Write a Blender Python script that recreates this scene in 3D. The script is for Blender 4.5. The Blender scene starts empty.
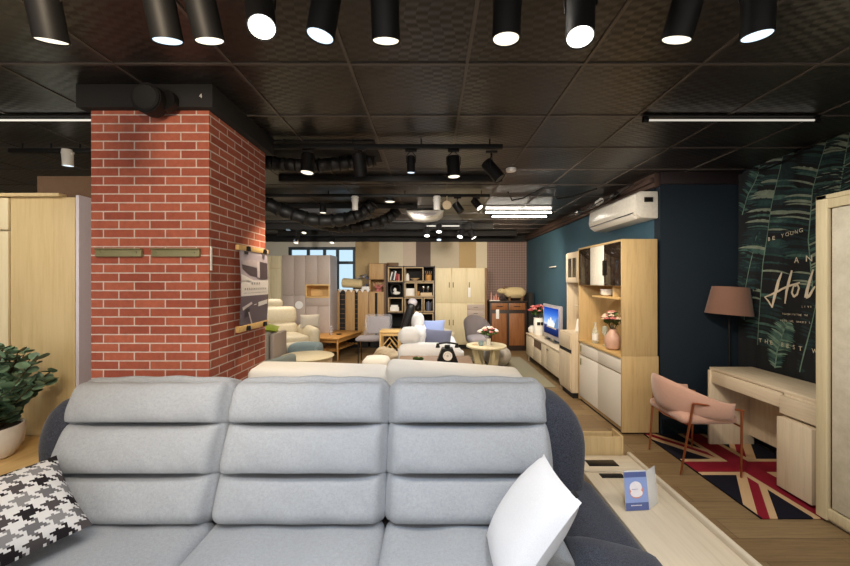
import bpy, bmesh, math, random
from mathutils import Vector, Matrix, Euler
random.seed(7)
PI = math.pi
C = bpy.context.scene.collection
sc = bpy.context.scene

# ------------------------------------------------------------ camera, world, exposure
FPX = 374.0
cam_d = bpy.data.cameras.new('camera'); cam = bpy.data.objects.new('camera', cam_d); C.objects.link(cam)
cam.location = (0, 0, 1.57); cam.rotation_euler = (PI/2, 0, 0)
cam_d.sensor_width = 36; cam_d.lens = FPX/850*36
cam_d.shift_x = -6/850; cam_d.shift_y = -2/850
cam_d.clip_start = 0.02
sc.camera = cam
w = bpy.data.worlds.new('world'); sc.world = w; w.use_nodes = True
w.node_tree.nodes['Background'].inputs[0].default_value = (1.0, 0.95, 0.9, 1)
w.node_tree.nodes['Background'].inputs[1].default_value = 0.9
sc.view_settings.view_transform = 'Standard'; sc.view_settings.look = 'None'
sc.view_settings.gamma = 1; sc.view_settings.use_curve_mapping = False
sc.view_settings.exposure = 0.62
try:
    sc.cycles.max_bounces = 8; sc.cycles.diffuse_bounces = 5
    sc.cycles.sample_clamp_indirect = 6
    sc.cycles.use_denoising = True
except Exception: pass
WARM = (1.0, 0.80, 0.56); NEUT = (1.0, 0.93, 0.83); COOL = (0.70, 0.83, 1.0)
LP = 1.0      # overall lamp power factor

# ------------------------------------------------------------ materials
def lin(c):
    c = c/255.0
    return c/12.92 if c <= .04045 else ((c+.055)/1.055)**2.4
def rgb(r, g, b): return (lin(r), lin(g), lin(b), 1)
class NT:
    """tiny node helper"""
    def __init__(s, name, rough=.5, metal=0., color=(.5,.5,.5,1), spec=.5):
        s.m = bpy.data.materials.new(name); s.m.use_nodes = True
        s.t = s.m.node_tree; s.b = s.t.nodes['Principled BSDF']
        s.b.inputs['Base Color'].default_value = color
        s.b.inputs['Roughness'].default_value = rough
        s.b.inputs['Metallic'].default_value = metal
        s.b.inputs['Specular IOR Level'].default_value = spec
    def n(s, typ, **kw):
        x = s.t.nodes.new(typ)
        for k, v in kw.items():
            if k.startswith('_'): setattr(x, k[1:], v)
        return x
    def l(s, a, b): s.t.links.new(a, b)
    def coord(s, scale=(1,1,1), kind='Object'):
        tc = s.n('ShaderNodeTexCoord'); mp = s.n('ShaderNodeMapping')
        s.l(tc.outputs[kind], mp.inputs['Vector']); mp.inputs['Scale'].default_value = scale
        return mp.outputs[0]
    def noise(s, vec, scale, detail=3, rough=.5):
        x = s.n('ShaderNodeTexNoise'); s.l(vec, x.inputs['Vector'])
        x.inputs['Scale'].default_value = scale; x.inputs['Detail'].default_value = detail
        x.inputs['Roughness'].default_value = rough
        return x.outputs['Fac']
    def ramp(s, fac, stops):
        r = s.n('ShaderNodeValToRGB'); e = r.color_ramp.elements
        while len(e) < len(stops): e.new(.5)
        for k, (p, c) in enumerate(stops): e[k].position = p; e[k].color = c
        s.l(fac, r.inputs[0]); return r.outputs[0]
    def bump(s, fac, strength=.2, dist=.01):
        b = s.n('ShaderNodeBump'); b.inputs['Strength'].default_value = strength
        b.inputs['Distance'].default_value = dist
        s.l(fac, b.inputs['Height']); s.l(b.outputs[0], s.b.inputs['Normal'])
    def math(s, op, a, b=None, c=None):
        x = s.n('ShaderNodeMath'); x.operation = op
        for i, v in enumerate((a, b, c)):
            if v is None: continue
            if isinstance(v, (int, float)): x.inputs[i].default_value = v
            else: s.l(v, x.inputs[i])
        return x.outputs[0]
    def base(s, sock): s.l(sock, s.b.inputs['Base Color'])
def mul(c, k): return (c[0]*k, c[1]*k, c[2]*k, 1)
def plain(name, col, rough=.5, metal=0., var=.06, scale=30, bump=0., spec=.5):
    t = NT(name, rough, metal, col, spec)
    f = t.noise(t.coord(), scale)
    t.base(t.ramp(f, [(.3, mul(col, 1-var)), (.7, mul(col, 1+var))]))
    if bump: t.bump(f, bump, .004)
    return t.m
def fabric(name, col, var=.14, weave=900, rough=.95, bump=.35):
    t = NT(name, rough, 0, col, .15)
    v = t.coord()
    a = t.noise(v, weave, 1); b = t.noise(v, 90, 4, .7)
    f = t.math('ADD', t.math('MULTIPLY', a, .74), t.math('MULTIPLY', b, .26))
    t.base(t.ramp(f, [(.36, mul(col, 1-var)), (.64, mul(col, 1+var))]))
    t.bump(f, bump, .003)
    t.b.inputs['Sheen Weight'].default_value = .15
    return t.m
def wood(name, c1, c2, axis='z', rough=.5, fine=1.0, spec=.4):
    t = NT(name, rough, 0, c1, spec)
    sc_ = {'x': (1.2, 22, 22), 'y': (22, 1.2, 22), 'z': (22, 22, 1.2)}[axis]
    v = t.coord(sc_)
    a = t.noise(v, 1.6*fine, 5, .6); b = t.noise(v, 6*fine, 4, .7)
    f = t.math('ADD', t.math('MULTIPLY', a, .62), t.math('MULTIPLY', b, .38))
    t.base(t.ramp(f, [(.33, c2), (.52, c1), (.72, mul(c1, 1.08))]))
    t.bump(f, .06, .002)
    return t.m
def emit(name, col, strength):
    m = bpy.data.materials.new(name); m.use_nodes = True; t = m.node_tree
    t.nodes.remove(t.nodes['Principled BSDF']); e = t.nodes.new('ShaderNodeEmission')
    e.inputs[0].default_value = (*col[:3], 1); e.inputs[1].default_value = strength
    t.links.new(e.outputs[0], t.nodes['Material Output'].inputs[0]); return m
def glass(name, col=(1,1,1,1), rough=.05, alpha=.25):
    t = NT(name, rough, 0, col); t.b.inputs['Alpha'].default_value = alpha
    return t.m

M = {}
M['black'] = plain('black_paint', rgb(20,19,19), .55, spec=.3)
M['black_matte'] = plain('black_matte', rgb(24,22,21), .8)
M['dark_metal'] = plain('dark_metal', rgb(40,38,37), .35, .6)
M['white'] = plain('white_paint', rgb(232,228,220), .35, var=.012)
M['white_gloss'] = plain('white_plastic', rgb(226,222,212), .22)
M['white_matte'] = plain('white_matte', rgb(225,222,215), .8)
M['chrome'] = plain('brushed_steel', rgb(190,190,190), .25, 1)
M['gold'] = plain('rose_gold_metal', rgb(190,120,85), .28, 1)
M['brass'] = plain('olive_brass', rgb(140,134,98), .45, .35)
M['oak'] = wood('yellow_oak', rgb(198,170,122), rgb(182,152,104))
M['oak_x'] = wood('yellow_oak_level', rgb(206,174,118), rgb(190,156,100), 'y')
M['oak_plant'] = wood('left_oak', rgb(202,180,134), rgb(190,166,118))
M['ash'] = wood('white_ash', rgb(214,198,172), rgb(200,182,154), 'y')
M['ash_z'] = wood('white_ash_upright', rgb(214,198,172), rgb(200,182,154), 'z')
M['ash_x'] = wood('white_ash_cross', rgb(214,198,172), rgb(198,180,150), 'x')
M['cream'] = wood('cream_board', rgb(214,200,164), rgb(204,188,150), 'z')
M['cream_white'] = wood('ivory_board', rgb(226,218,200), rgb(218,208,188), 'z')
M['taupe'] = plain('taupe_board', rgb(176,160,150), .5, var=.03)
M['taupe_l'] = plain('pale_grey_board', rgb(196,188,190), .5, var=.03)
M['shoe'] = wood('tan_oak', rgb(182,146,98), rgb(160,122,78), 'z')
M['shoe_dark'] = wood('brown_oak', rgb(120,90,62), rgb(100,74,50), 'z')
M['walnut'] = wood('walnut', rgb(138,88,50), rgb(104,62,34), 'z')
M['walnut_dark'] = wood('dark_walnut', rgb(48,36,30), rgb(36,27,23), 'z')
M['teak'] = wood('honey_teak', rgb(190,140,78), rgb(166,116,58), 'y')
M['teak_z'] = wood('honey_teak_upright', rgb(190,140,78), rgb(166,116,58), 'z')
M['bamboo'] = wood('pale_bamboo', rgb(218,182,122), rgb(200,160,100), 'x')
M['brown_table'] = wood('grey_brown_wood', rgb(150,122,98), rgb(128,102,80), 'x')
M['shelf_edge'] = wood('shelf_oak_edge', rgb(184,160,124), rgb(168,142,106), 'x')
M['sofa'] = fabric('light_grey_sofa_fabric', rgb(158,161,165), .26)
M['denim'] = fabric('charcoal_denim', rgb(58,60,69), .45, 260)
M['white_fab'] = fabric('white_cotton', rgb(228,229,232), .04, 400)
M['cream_fab'] = fabric('cream_fabric', rgb(222,218,210), .04)
M['beige_lea'] = plain('beige_leather', rgb(200,188,162), .5, bump=.1)
M['grey_green'] = fabric('grey_green_fabric', rgb(126,132,126), .08)
M['teal_fab'] = fabric('pale_teal_fabric', rgb(138,156,160), .06)
M['greige'] = fabric('greige_fabric', rgb(176,166,152), .08)
M['lime'] = fabric('lime_fabric', rgb(176,190,70), .08)
M['blue_fab'] = fabric('blue_fabric', rgb(128,142,182), .08)
M['slate_fab'] = fabric('slate_blue_fabric', rgb(112,116,140), .08)
M['velvet'] = fabric('blush_velvet', rgb(188,148,130), .06, 300, .8)
M['velvet'].node_tree.nodes['Principled BSDF'].inputs['Sheen Weight'].default_value = .5
M['grey_chair'] = fabric('grey_lilac_fabric', rgb(150,142,144), .06)
M['shade'] = fabric('dusty_brown_shade', rgb(128,96,82), .05, 300)
M['navy'] = plain('navy_wall_paint', rgb(14,30,42), .7, var=.1, scale=4)
M['teal'] = plain('teal_wall_paint', rgb(54,88,106), .65, var=.06, scale=3)
M['leather_bk'] = plain('black_leather', rgb(30,29,31), .35, bump=.15)
M['pink_glaze'] = plain('blush_glaze', rgb(204,166,148), .4)
M['cardboard'] = plain('brown_cardboard', rgb(104,80,60), .85)
M['leafgreen'] = plain('grey_green_leaf', rgb(104,132,104), .5, var=.4, scale=14)
M['leafdark'] = plain('bright_leaf', rgb(78,104,48), .55, var=.3, scale=20)
M['stem'] = plain('brown_stem', rgb(84,70,44), .7)
M['soil'] = plain('soil', rgb(46,36,28), .95, var=.3, scale=80)
M['pink_fl'] = plain('pink_petals', rgb(196,120,116), .8, var=.35, scale=60)
M['red_fl'] = plain('dusky_red_petals', rgb(150,64,64), .8, var=.4, scale=60)
M['cream_fl'] = plain('cream_petals', rgb(222,200,178), .8, var=.15, scale=60)
M['glass'] = glass('clear_glass', rgb(220,235,228), .04, .3)
M['smoke'] = glass('smoked_glass', rgb(46,36,30), .06, .72)
M['plastic'] = glass('clear_plastic_wrap', rgb(205,205,212), .15, .2)
M['acrylic'] = glass('clear_acrylic', rgb(235,240,245), .08, .45)
M['paper'] = plain('white_paper', rgb(232,230,226), .8, var=.02)
M['pinkish'] = plain('pink_candle', rgb(206,140,124), .5)
M['red'] = plain('red_cover', rgb(150,50,60), .6)
M['navy_bk'] = plain('dark_cover', rgb(54,60,72), .6)
M['wool'] = plain('cream_wool', rgb(204,184,140), .95, bump=.9, scale=120, var=.14)
M['box_beige'] = plain('warm_beige', rgb(206,184,150), .7)

def m_brick():
    t = NT('red_brick', .85)
    tc = t.n('ShaderNodeTexCoord'); sp = t.n('ShaderNodeSeparateXYZ'); t.l(tc.outputs['Object'], sp.inputs[0])
    cb = t.n('ShaderNodeCombineXYZ'); t.l(t.math('ADD', sp.outputs[0], sp.outputs[1]), cb.inputs[0]); t.l(sp.outputs[2], cb.inputs[1])
    br = t.n('ShaderNodeTexBrick'); t.l(cb.outputs[0], br.inputs['Vector'])
    br.inputs['Scale'].default_value = 1; br.inputs['Brick Width'].default_value = .178; br.inputs['Row Height'].default_value = .0505
    br.inputs['Mortar Size'].default_value = .0042; br.inputs['Mortar Smooth'].default_value = .25; br.inputs['Bias'].default_value = 0
    br.inputs['Color1'].default_value = rgb(182,100,76); br.inputs['Color2'].default_value = rgb(156,78,60)
    br.inputs['Mortar'].default_value = rgb(216,196,186)
    ns = t.noise(t.coord((1,1,1)), 26, 5, .7)
    mx = t.n('ShaderNodeMix'); mx.data_type = 'RGBA'; mx.blend_type = 'MULTIPLY'; mx.inputs['Factor'].default_value = .55
    t.l(br.outputs['Color'], mx.inputs['A']); t.l(t.ramp(ns, [(.3,(.62,.6,.6,1)),(.7,(1.1,1.1,1.1,1))]), mx.inputs['B'])
    t.base(mx.outputs['Result'])
    h = t.math('SUBTRACT', t.math('MULTIPLY', ns, .25), br.outputs['Fac'])
    t.bump(h, .6, .006); return t.m
M['brick'] = m_brick()
def m_floor():
    t = NT('wood_plank_floor', .42, spec=.4)
    br = t.n('ShaderNodeTexBrick'); v = t.coord(); t.l(v, br.inputs['Vector'])
    br.inputs['Scale'].default_value = 1; br.inputs['Brick Width'].default_value = 1.25; br.inputs['Row Height'].default_value = .19
    br.inputs['Mortar Size'].default_value = .0018; br.inputs['Bias'].default_value = 0; br.offset_frequency = 2
    br.inputs['Color1'].default_value = rgb(142,120,88); br.inputs['Color2'].default_value = rgb(122,99,70); br.inputs['Mortar'].default_value = rgb(70,54,38)
    g = t.noise(t.coord((1.6, 26, 26)), 2.4, 6, .7)
    mx = t.n('ShaderNodeMix'); mx.data_type = 'RGBA'; mx.blend_type = 'MULTIPLY'; mx.inputs['Factor'].default_value = .8
    t.l(br.outputs['Color'], mx.inputs['A']); t.l(t.ramp(g, [(.3,(.62,.6,.56,1)),(.62,(1.1,1.1,1.1,1))]), mx.inputs['B'])
    t.base(mx.outputs['Result']); t.bump(t.math('SUBTRACT', t.math('MULTIPLY', g, .3), br.outputs['Fac']), .2, .003); return t.m
M['floor'] = m_floor()
def m_ceil():
    t = NT('black_embossed_ceiling_tile', .34, 0, rgb(40,36,34), .55)
    tc = t.n('ShaderNodeTexCoord'); sp = t.n('ShaderNodeSeparateXYZ'); t.l(tc.outputs['Object'], sp.inputs[0])
    x, y = sp.outputs[0], sp.outputs[1]
    st = t.math('GREATER_THAN', t.math('SINE', t.math('ADD', t.math('MULTIPLY', x, 2*PI/.10), t.math('MULTIPLY', t.math('SINE', t.math('MULTIPLY', y, 2*PI/.30)), .9))), 0)
    s1 = t.math('SINE', t.math('ADD', t.math('MULTIPLY', y, 2*PI/.05), t.math('MULTIPLY', st, PI)))
    s2 = t.math('SINE', t.math('ADD', t.math('MULTIPLY', x, 2*PI/.30), t.math('MULTIPLY', y, 2*PI/.20)))
    h = t.math('ADD', t.math('MULTIPLY', s1, .7), t.math('MULTIPLY', s2, .5))
    t.bump(h, .16, .006)
    f = t.noise(t.coord(), 3); t.base(t.ramp(f, [(.3, rgb(29,27,26)), (.7, rgb(39,36,34))])); return t.m
M['ceil'] = m_ceil()
def m_hounds():
    t = NT('houndstooth_weave', .95, spec=.1)
    tc = t.n('ShaderNodeTexCoord'); sp = t.n('ShaderNodeSeparateXYZ'); t.l(tc.outputs['UV'], sp.inputs[0])
    N = 52.0
    i = t.math('FLOOR', t.math('MULTIPLY', sp.outputs[0], N)); j = t.math('FLOOR', t.math('MULTIPLY', sp.outputs[1], N))
    wi = t.math('LESS_THAN', t.math('FLOORED_MODULO', i, 8), 3.5); wj = t.math('LESS_THAN', t.math('FLOORED_MODULO', j, 8), 3.5)
    tw = t.math('LESS_THAN', t.math('FLOORED_MODULO', t.math('ADD', i, j), 4), 1.5)
    k = t.math('ADD', t.math('MULTIPLY', tw, wi), t.math('MULTIPLY', t.math('SUBTRACT', 1, tw), wj))
    # tooth tone changes by block: black / dark brown / mid grey
    bi = t.math('FLOOR', t.math('DIVIDE', t.math('ADD', i, 2), 8)); bj = t.math('FLOOR', t.math('DIVIDE', t.math('ADD', j, 2), 8))
    b = t.math('DIVIDE', t.math('FLOORED_MODULO', t.math('ADD', bi, t.math('MULTIPLY', bj, 2)), 4), 3)
    dark = t.ramp(b, [(0, rgb(40,36,38)), (.3, rgb(112,110,112)), (.65, rgb(74,68,68)), (1, rgb(134,132,132))])
    mx = t.n('ShaderNodeMix'); mx.data_type = 'RGBA'; t.l(k, mx.inputs['Factor'])
    mx.inputs['A'].default_value = rgb(214,212,210); t.l(dark, mx.inputs['B']); t.base(mx.outputs['Result'])
    t.bump(t.noise(t.coord(), 600, 1), .3, .003); return t.m
M['hounds'] = m_hounds()
def m_pattern():
    t = NT('mauve_patterned_wallcovering', .7, spec=.3)
    tc = t.n('ShaderNodeTexCoord'); sp = t.n('ShaderNodeSeparateXYZ'); t.l(tc.outputs['Object'], sp.inputs[0])
    a = t.math('SINE', t.math('MULTIPLY', t.math('ADD', sp.outputs[0], sp.outputs[2]), 52)); b = t.math('SINE', t.math('MULTIPLY', t.math('SUBTRACT', sp.outputs[0], sp.outputs[2]), 52))
    h = t.math('MULTIPLY', a, b)
    t.base(t.ramp(t.math('ADD', t.math('MULTIPLY', h, .5), .5), [(.25, rgb(120,100,94)), (.75, rgb(146,124,116))])); t.bump(h, .4, .006); return t.m
M['mauve'] = m_pattern()
M['stone'] = (lambda t: (t.base(t.ramp(t.noise(t.coord(), 9, 9, .75), [(.3, rgb(196,188,166)), (.62, rgb(222,214,194))])), t.m)[1])(NT('cream_stone_panel', .5))
M['rug_sage'] = fabric('sage_carpet', rgb(138,132,108), .1, 300)
def m_flag():
    # union flag, long axis along world Y; object origin at the flag centre. half sizes: long .70, short .48
    t = NT('flag_rug_pile', .95, spec=.1)
    tc = t.n('ShaderNodeTexCoord'); sp = t.n('ShaderNodeSeparateXYZ'); t.l(tc.outputs['Object'], sp.inputs[0])
    L, S = .69, .48
    X = t.math('DIVIDE', sp.outputs[0], 1.0); Y = sp.outputs[1]
    ax = t.math('ABSOLUTE', X); ay = t.math('ABSOLUTE', Y)
    n = math.hypot(L, S)
    d1 = t.math('SUBTRACT', t.math('MULTIPLY', Y, S/n), t.math('MULTIPLY', X, L/n))   # distance to diagonal 1
    d2 = t.math('ADD', t.math('MULTIPLY', Y, S/n), t.math('MULTIPLY', X, L/n))
    lt = lambda a, b: t.math('LESS_THAN', a, b)
    white_diag = t.math('MAXIMUM', lt(t.math('ABSOLUTE', d1), .085), lt(t.math('ABSOLUTE', d2), .085))
    red_diag = t.math('MAXIMUM', lt(t.math('ABSOLUTE', t.math('SUBTRACT', d1, t.math('MULTIPLY', t.math('SIGN', Y), .012))), .030),
                      lt(t.math('ABSOLUTE', t.math('ADD', d2, t.math('MULTIPLY', t.math('SIGN', Y), -.012))), .030))
    white_cross = t.math('MAXIMUM', lt(ax, .135), lt(ay, .135))
    red_cross = t.math('MAXIMUM', lt(ax, .088), lt(ay, .088))
    def mix(f, a, b):
        mx = t.n('ShaderNodeMix'); mx.data_type = 'RGBA'; t.l(f, mx.inputs['Factor'])
        for s_, v in (('A', a), ('B', b)):
            if isinstance(v, tuple): mx.inputs[s_].default_value = v
            else: t.l(v, mx.inputs[s_])
        return mx.outputs['Result']
    navy, red, cr = rgb(25,24,34), rgb(124,28,42), rgb(186,156,120)
    c = mix(white_diag, navy, cr); c = mix(red_diag, c, red); c = mix(white_cross, c, cr); c = mix(red_cross, c, red)
    edge = t.math('MAXIMUM', t.math('GREATER_THAN', ax, .472), t.math('GREATER_THAN', ay, .69))
    c = mix(edge, c, rgb(26,22,26)); t.base(c)
    t.bump(t.noise(t.coord(), 500, 2), .4, .004); return t.m
M['flag'] = m_flag()

# ------------------------------------------------------------ mesh builder
class MB:
    def __init__(s): s.bm = bmesh.new(); s.mi = 0
    def _merge(s, b):
        me = bpy.data.meshes.new('tmp')
        for f in b.faces: f.material_index = s.mi
        b.to_mesh(me); b.free(); s.bm.from_mesh(me); bpy.data.meshes.remove(me); return s
    def box(s, x0, x1, y0, y1, z0, z1, bev=.003, seg=2, mat=None):
        b = bmesh.new(); bmesh.ops.create_cube(b, size=1)
        dx, dy, dz = abs(x1-x0), abs(y1-y0), abs(z1-z0)
        for v in b.verts: v.co = Vector((v.co.x*dx, v.co.y*dy, v.co.z*dz))
        bv = min(bev, .45*min(dx, dy, dz))
        if bv > 0: bmesh.ops.bevel(b, geom=b.edges[:], offset=bv, segments=seg, affect='EDGES', profile=.5)
        T = Matrix.Translation(((x0+x1)/2, (y0+y1)/2, (z0+z1)/2))
        if mat is not None: T = mat @ T
        b.transform(T); return s._merge(b)
    def cyl(s, p1, p2, r1, r2=None, seg=20, cap=True, bev=0):
        r2 = r1 if r2 is None else r2
        p1, p2 = Vector(p1), Vector(p2); d = p2-p1
        b = bmesh.new(); bmesh.ops.create_cone(b, cap_ends=cap, segments=seg, radius1=r1, radius2=r2, depth=d.length)
        if bev: bmesh.ops.bevel(b, geom=[e for e in b.edges if len(e.link_faces) == 2 and any(len(f.verts) > 4 for f in e.link_faces)], offset=bev, segments=2, affect='EDGES')
        q = Vector((0,0,1)).rotation_difference(d.normalized()).to_matrix().to_4x4()
        b.transform(Matrix.Translation((p1+p2)/2) @ q); return s._merge(b)
    def tube(s, pts, r, seg=8, closed=False):
        pts = [Vector(p) for p in pts]; n = len(pts); rs = r if isinstance(r, (list, tuple)) else [r]*n
        b = bmesh.new(); rings = []; up = None
        for i, p in enumerate(pts):
            a = pts[(i-1) % n] if (closed or i > 0) else p; c = pts[(i+1) % n] if (closed or i < n-1) else p
            t = (c-a).normalized()
            if up is None: up = t.orthogonal().normalized()
            up = (up - t*up.dot(t)); up = up.normalized() if up.length > 1e-5 else t.orthogonal().normalized()
            v = t.cross(up)
            rings.append([b.verts.new(p + (up*math.cos(2*PI*k/seg) + v*math.sin(2*PI*k/seg))*rs[i]) for k in range(seg)])
        for i in range(n if closed else n-1):
            A, B = rings[i], rings[(i+1) % n]
            for k in range(seg): b.faces.new((A[k], A[(k+1) % seg], B[(k+1) % seg], B[k]))
        if not closed: b.faces.new(rings[0][::-1]); b.faces.new(rings[-1])
        return s._merge(b)
    def lathe(s, prof, c=(0,0,0), seg=28, sx=1, sy=1):
        b = bmesh.new(); rings = []
        for r, z in prof:
            rings.append([b.verts.new((c[0]+r*sx*math.cos(2*PI*k/seg), c[1]+r*sy*math.sin(2*PI*k/seg), c[2]+z)) for k in range(seg)])
        for A, B in zip(rings, rings[1:]):
            for k in range(seg): b.faces.new((A[k], A[(k+1) % seg], B[(k+1) % seg], B[k]))
        if prof[0][0] > 1e-4: b.faces.new(rings[0][::-1])
        if prof[-1][0] > 1e-4: b.faces.new(rings[-1])
        bmesh.ops.remove_doubles(b, verts=b.verts[:], dist=1e-5)
        return s._merge(b)
    def prism(s, poly, axis, a, b_, bev=0):
        """poly in the two other axes, extruded from a to b_ along axis"""
        b = bmesh.new()
        def P(u, v, t): return {'x': (t,u,v), 'y': (u,t,v), 'z': (u,v,t)}[axis]
        A = [b.verts.new(P(u,v,a)) for u, v in poly]; B = [b.verts.new(P(u,v,b_)) for u, v in poly]; n = len(poly)
        b.faces.new(A); b.faces.new(B[::-1])
        for k in range(n): b.faces.new((A[k], B[k], B[(k+1) % n], A[(k+1) % n]))
        bmesh.ops.recalc_face_normals(b, faces=b.faces[:])
        if bev: bmesh.ops.bevel(b, geom=b.edges[:], offset=bev, segments=2, affect='EDGES', profile=.5)
        return s._merge(b)
    def rbox(s, sx, sy, sz, r, n=(12,12,12), bulge=(0,0,0), fn=None, mat=None):
        """rounded soft box centred on the origin, bulge along each axis"""
        b = bmesh.new(); cache = {}
        nx, ny, nz = n
        def V(i, j, k):
            key = (i, j, k)
            if key in cache: return cache[key]
            u, v, w_ = 2*i/nx-1, 2*j/ny-1, 2*k/nz-1
            h = Vector((sx/2, sy/2, sz/2)); p = Vector((u*h.x, v*h.y, w_*h.z))
            q = Vector([max(-(h[a]-r), min(h[a]-r, p[a])) for a in range(3)]); d = p-q
            if d.length > 1e-9: p = q + d.normalized()*r*min(1, max(abs(d.x), abs(d.y), abs(d.z))/r if r > 0 else 1)
            bu = (1-u*u)*(1-v*v); bv = (1-u*u)*(1-w_*w_); bw = (1-v*v)*(1-w_*w_)
            p = Vector((p.x + bulge[0]*bw*u, p.y + bulge[1]*bv*v, p.z + bulge[2]*bu*w_))
            if fn: p = fn(p, u, v, w_)
            cache[key] = b.verts.new(p); return cache[key]
        def quad(a, b1, c, d):
            try: b.faces.new((a, b1, c, d))
            except ValueError: pass
        for i in range(nx):
            for j in range(ny):
                quad(V(i,j,0), V(i,j+1,0), V(i+1,j+1,0), V(i+1,j,0)); quad(V(i,j,nz), V(i+1,j,nz), V(i+1,j+1,nz), V(i,j+1,nz))
        for i in range(nx):
            for k in range(nz):
                quad(V(i,0,k), V(i+1,0,k), V(i+1,0,k+1), V(i,0,k+1)); quad(V(i,ny,k), V(i,ny,k+1), V(i+1,ny,k+1), V(i+1,ny,k))
        for j in range(ny):
            for k in range(nz):
                quad(V(0,j,k), V(0,j,k+1), V(0,j+1,k+1), V(0,j+1,k)); quad(V(nx,j,k), V(nx,j+1,k), V(nx,j+1,k+1), V(nx,j,k+1))
        if mat is not None: b.transform(mat)
        return s._merge(b)
    def pillow(s, wd, ht, th, n=20, mat=None, seed=0):
        """square scatter cushion in its local XY plane, with pinched corners and a UV map"""
        rnd = random.Random(seed); ph = [rnd.uniform(0, 6) for _ in range(6)]
        b = bmesh.new(); uvl = b.loops.layers.uv.new('UVMap'); G = [{}, {}]
        for side in (0, 1):
            for i in range(n+1):
                for j in range(n+1):
                    u, v = 2*i/n-1, 2*j/n-1; edge = i in (0, n) or j in (0, n)
                    if side and edge: G[1][i, j] = G[0][i, j]; continue
                    e = (1-abs(u)**2.4)*(1-abs(v)**2.4); z = th/2*max(0, e)**.55
                    z *= 1 + .06*math.sin(3*u+ph[0])*math.sin(2.6*v+ph[1])
                    sh = 1 - .055*(1-v*v)*abs(u)**3; sv = 1 - .055*(1-u*u)*abs(v)**3
                    G[side][i, j] = b.verts.new((u*wd/2*sh, v*ht/2*sv, z if side == 0 else -z))
        for side in (0, 1):
            for i in range(n):
                for j in range(n):
                    ks = [(i,j), (i+1,j), (i+1,j+1), (i,j+1)]
                    if side: ks = ks[::-1]
                    f = b.faces.new([G[side][k] for k in ks])
                    for lp, k in zip(f.loops, ks): lp[uvl].uv = (k[0]/n, k[1]/n)
        if mat is not None: b.transform(mat)
        return s._merge(b)
    def grid(s, fn, nu, nv, closed_u=False):
        b = bmesh.new(); V = [[b.verts.new(fn(i/nu, j/nv)) for j in range(nv+1)] for i in range(nu if closed_u else nu+1)]
        for i in range(nu):
            for j in range(nv):
                A, B = V[i], V[(i+1) % len(V)]
                b.faces.new((A[j], B[j], B[j+1], A[j+1]))
        return s._merge(b)
    def ball(s, c, r, sub=2, scale=(1,1,1), jit=0, rnd=random):
        b = bmesh.new(); bmesh.ops.create_icosphere(b, subdivisions=sub, radius=1)
        for v in b.verts:
            k = 1 + rnd.uniform(-jit, jit); v.co = Vector((v.co.x*r*scale[0]*k + c[0], v.co.y*r*scale[1]*k + c[1], v.co.z*r*scale[2]*k + c[2]))
        return s._merge(b)
    def poly(s, pts):
        b = bmesh.new(); b.faces.new([b.verts.new(p) for p in pts]); return s._merge(b)

def wpos(o):
    p = Vector((0,0,0))
    while o is not None: p += o.location; o = o.parent
    return p
def _mats(o, mat):
    for m_ in (mat if isinstance(mat, (list, tuple)) else [mat]): o.data.materials.append(M[m_] if isinstance(m_, str) else m_)
def build(name, mb, mat, parent=None, loc=None, smooth=True, label=None, recalc=True):
    off = wpos(parent) if parent is not None else Vector(loc or (0,0,0))
    if off.length: bmesh.ops.translate(mb.bm, vec=-off, verts=mb.bm.verts[:])
    if recalc: bmesh.ops.recalc_face_normals(mb.bm, faces=mb.bm.faces[:])
    me = bpy.data.meshes.new(name); mb.bm.to_mesh(me); mb.bm.free()
    if smooth:
        for p in me.polygons: p.use_smooth = True
        me.set_sharp_from_angle(angle=math.radians(38))
    o = bpy.data.objects.new(name, me); C.objects.link(o); _mats(o, mat)
    if parent is not None: o.parent = parent
    else: o.location = off
    if label: o['label'] = label
    return o
def part(name, mb, mat, parent, **kw): return build(name, mb, mat, parent, **kw)
def thing(name, label, cat, loc=(0,0,0), group=None):
    o = bpy.data.objects.new(name, None); C.objects.link(o); o.location = loc; o.empty_display_size = .1
    o['label'] = label; o['category'] = cat
    if group: o['group'] = group
    return o
def solo(name, mb, mat, label, cat, group=None, loc=(0,0,0), **kw):
    o = build(name, mb, mat, None, loc, **kw); o['label'] = label; o['category'] = cat
    if group: o['group'] = group
    return o
def struct(name, mb, mat, **kw):
    o = build(name, mb, mat, None, **kw); o['kind'] = 'structure'; return o
def dup(root, loc, rz=0, label=None, group=None):
    r = root.copy(); C.objects.link(r); r.location = loc; r.rotation_euler = (0,0,rz)
    if label: r['label'] = label
    if group: r['group'] = group
    for ch in list(root.children):
        c = ch.copy(); C.objects.link(c); c.parent = r
        for g in ch.children:
            d = g.copy(); C.objects.link(d); d.parent = c
    return r
def frame(o, u, v):
    """matrix taking local X to u, local Y to v, at o"""
    u = Vector(u).normalized(); v = Vector(v); v = (v - u*v.dot(u)).normalized(); n = u.cross(v)
    m = Matrix((u, v, n)).transposed().to_4x4(); m.translation = Vector(o); return m
def textmesh(body, size, depth=.0005, align='LEFT'):
    cu = bpy.data.curves.new('t', 'FONT'); cu.body = body; cu.size = size; cu.extrude = depth; cu.align_x = align
    cu.resolution_u = 3
    o = bpy.data.objects.new('t', cu); C.objects.link(o)
    bpy.context.view_layer.update()
    me = bpy.data.meshes.new_from_object(o.evaluated_get(bpy.context.evaluated_depsgraph_get()))
    bpy.data.objects.remove(o); return me
def add_text(mb, body, size, mat4, align='LEFT'):
    me = textmesh(body, size, align=align); b = bmesh.new(); b.from_mesh(me); b.transform(mat4); bpy.data.meshes.remove(me); mb._merge(b)
def W(px, py, d):   # photograph direction at a known distance -> point of the place
    return Vector(((px-431)/FPX*d, d, 1.57-(py-281)/FPX*d))

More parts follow.
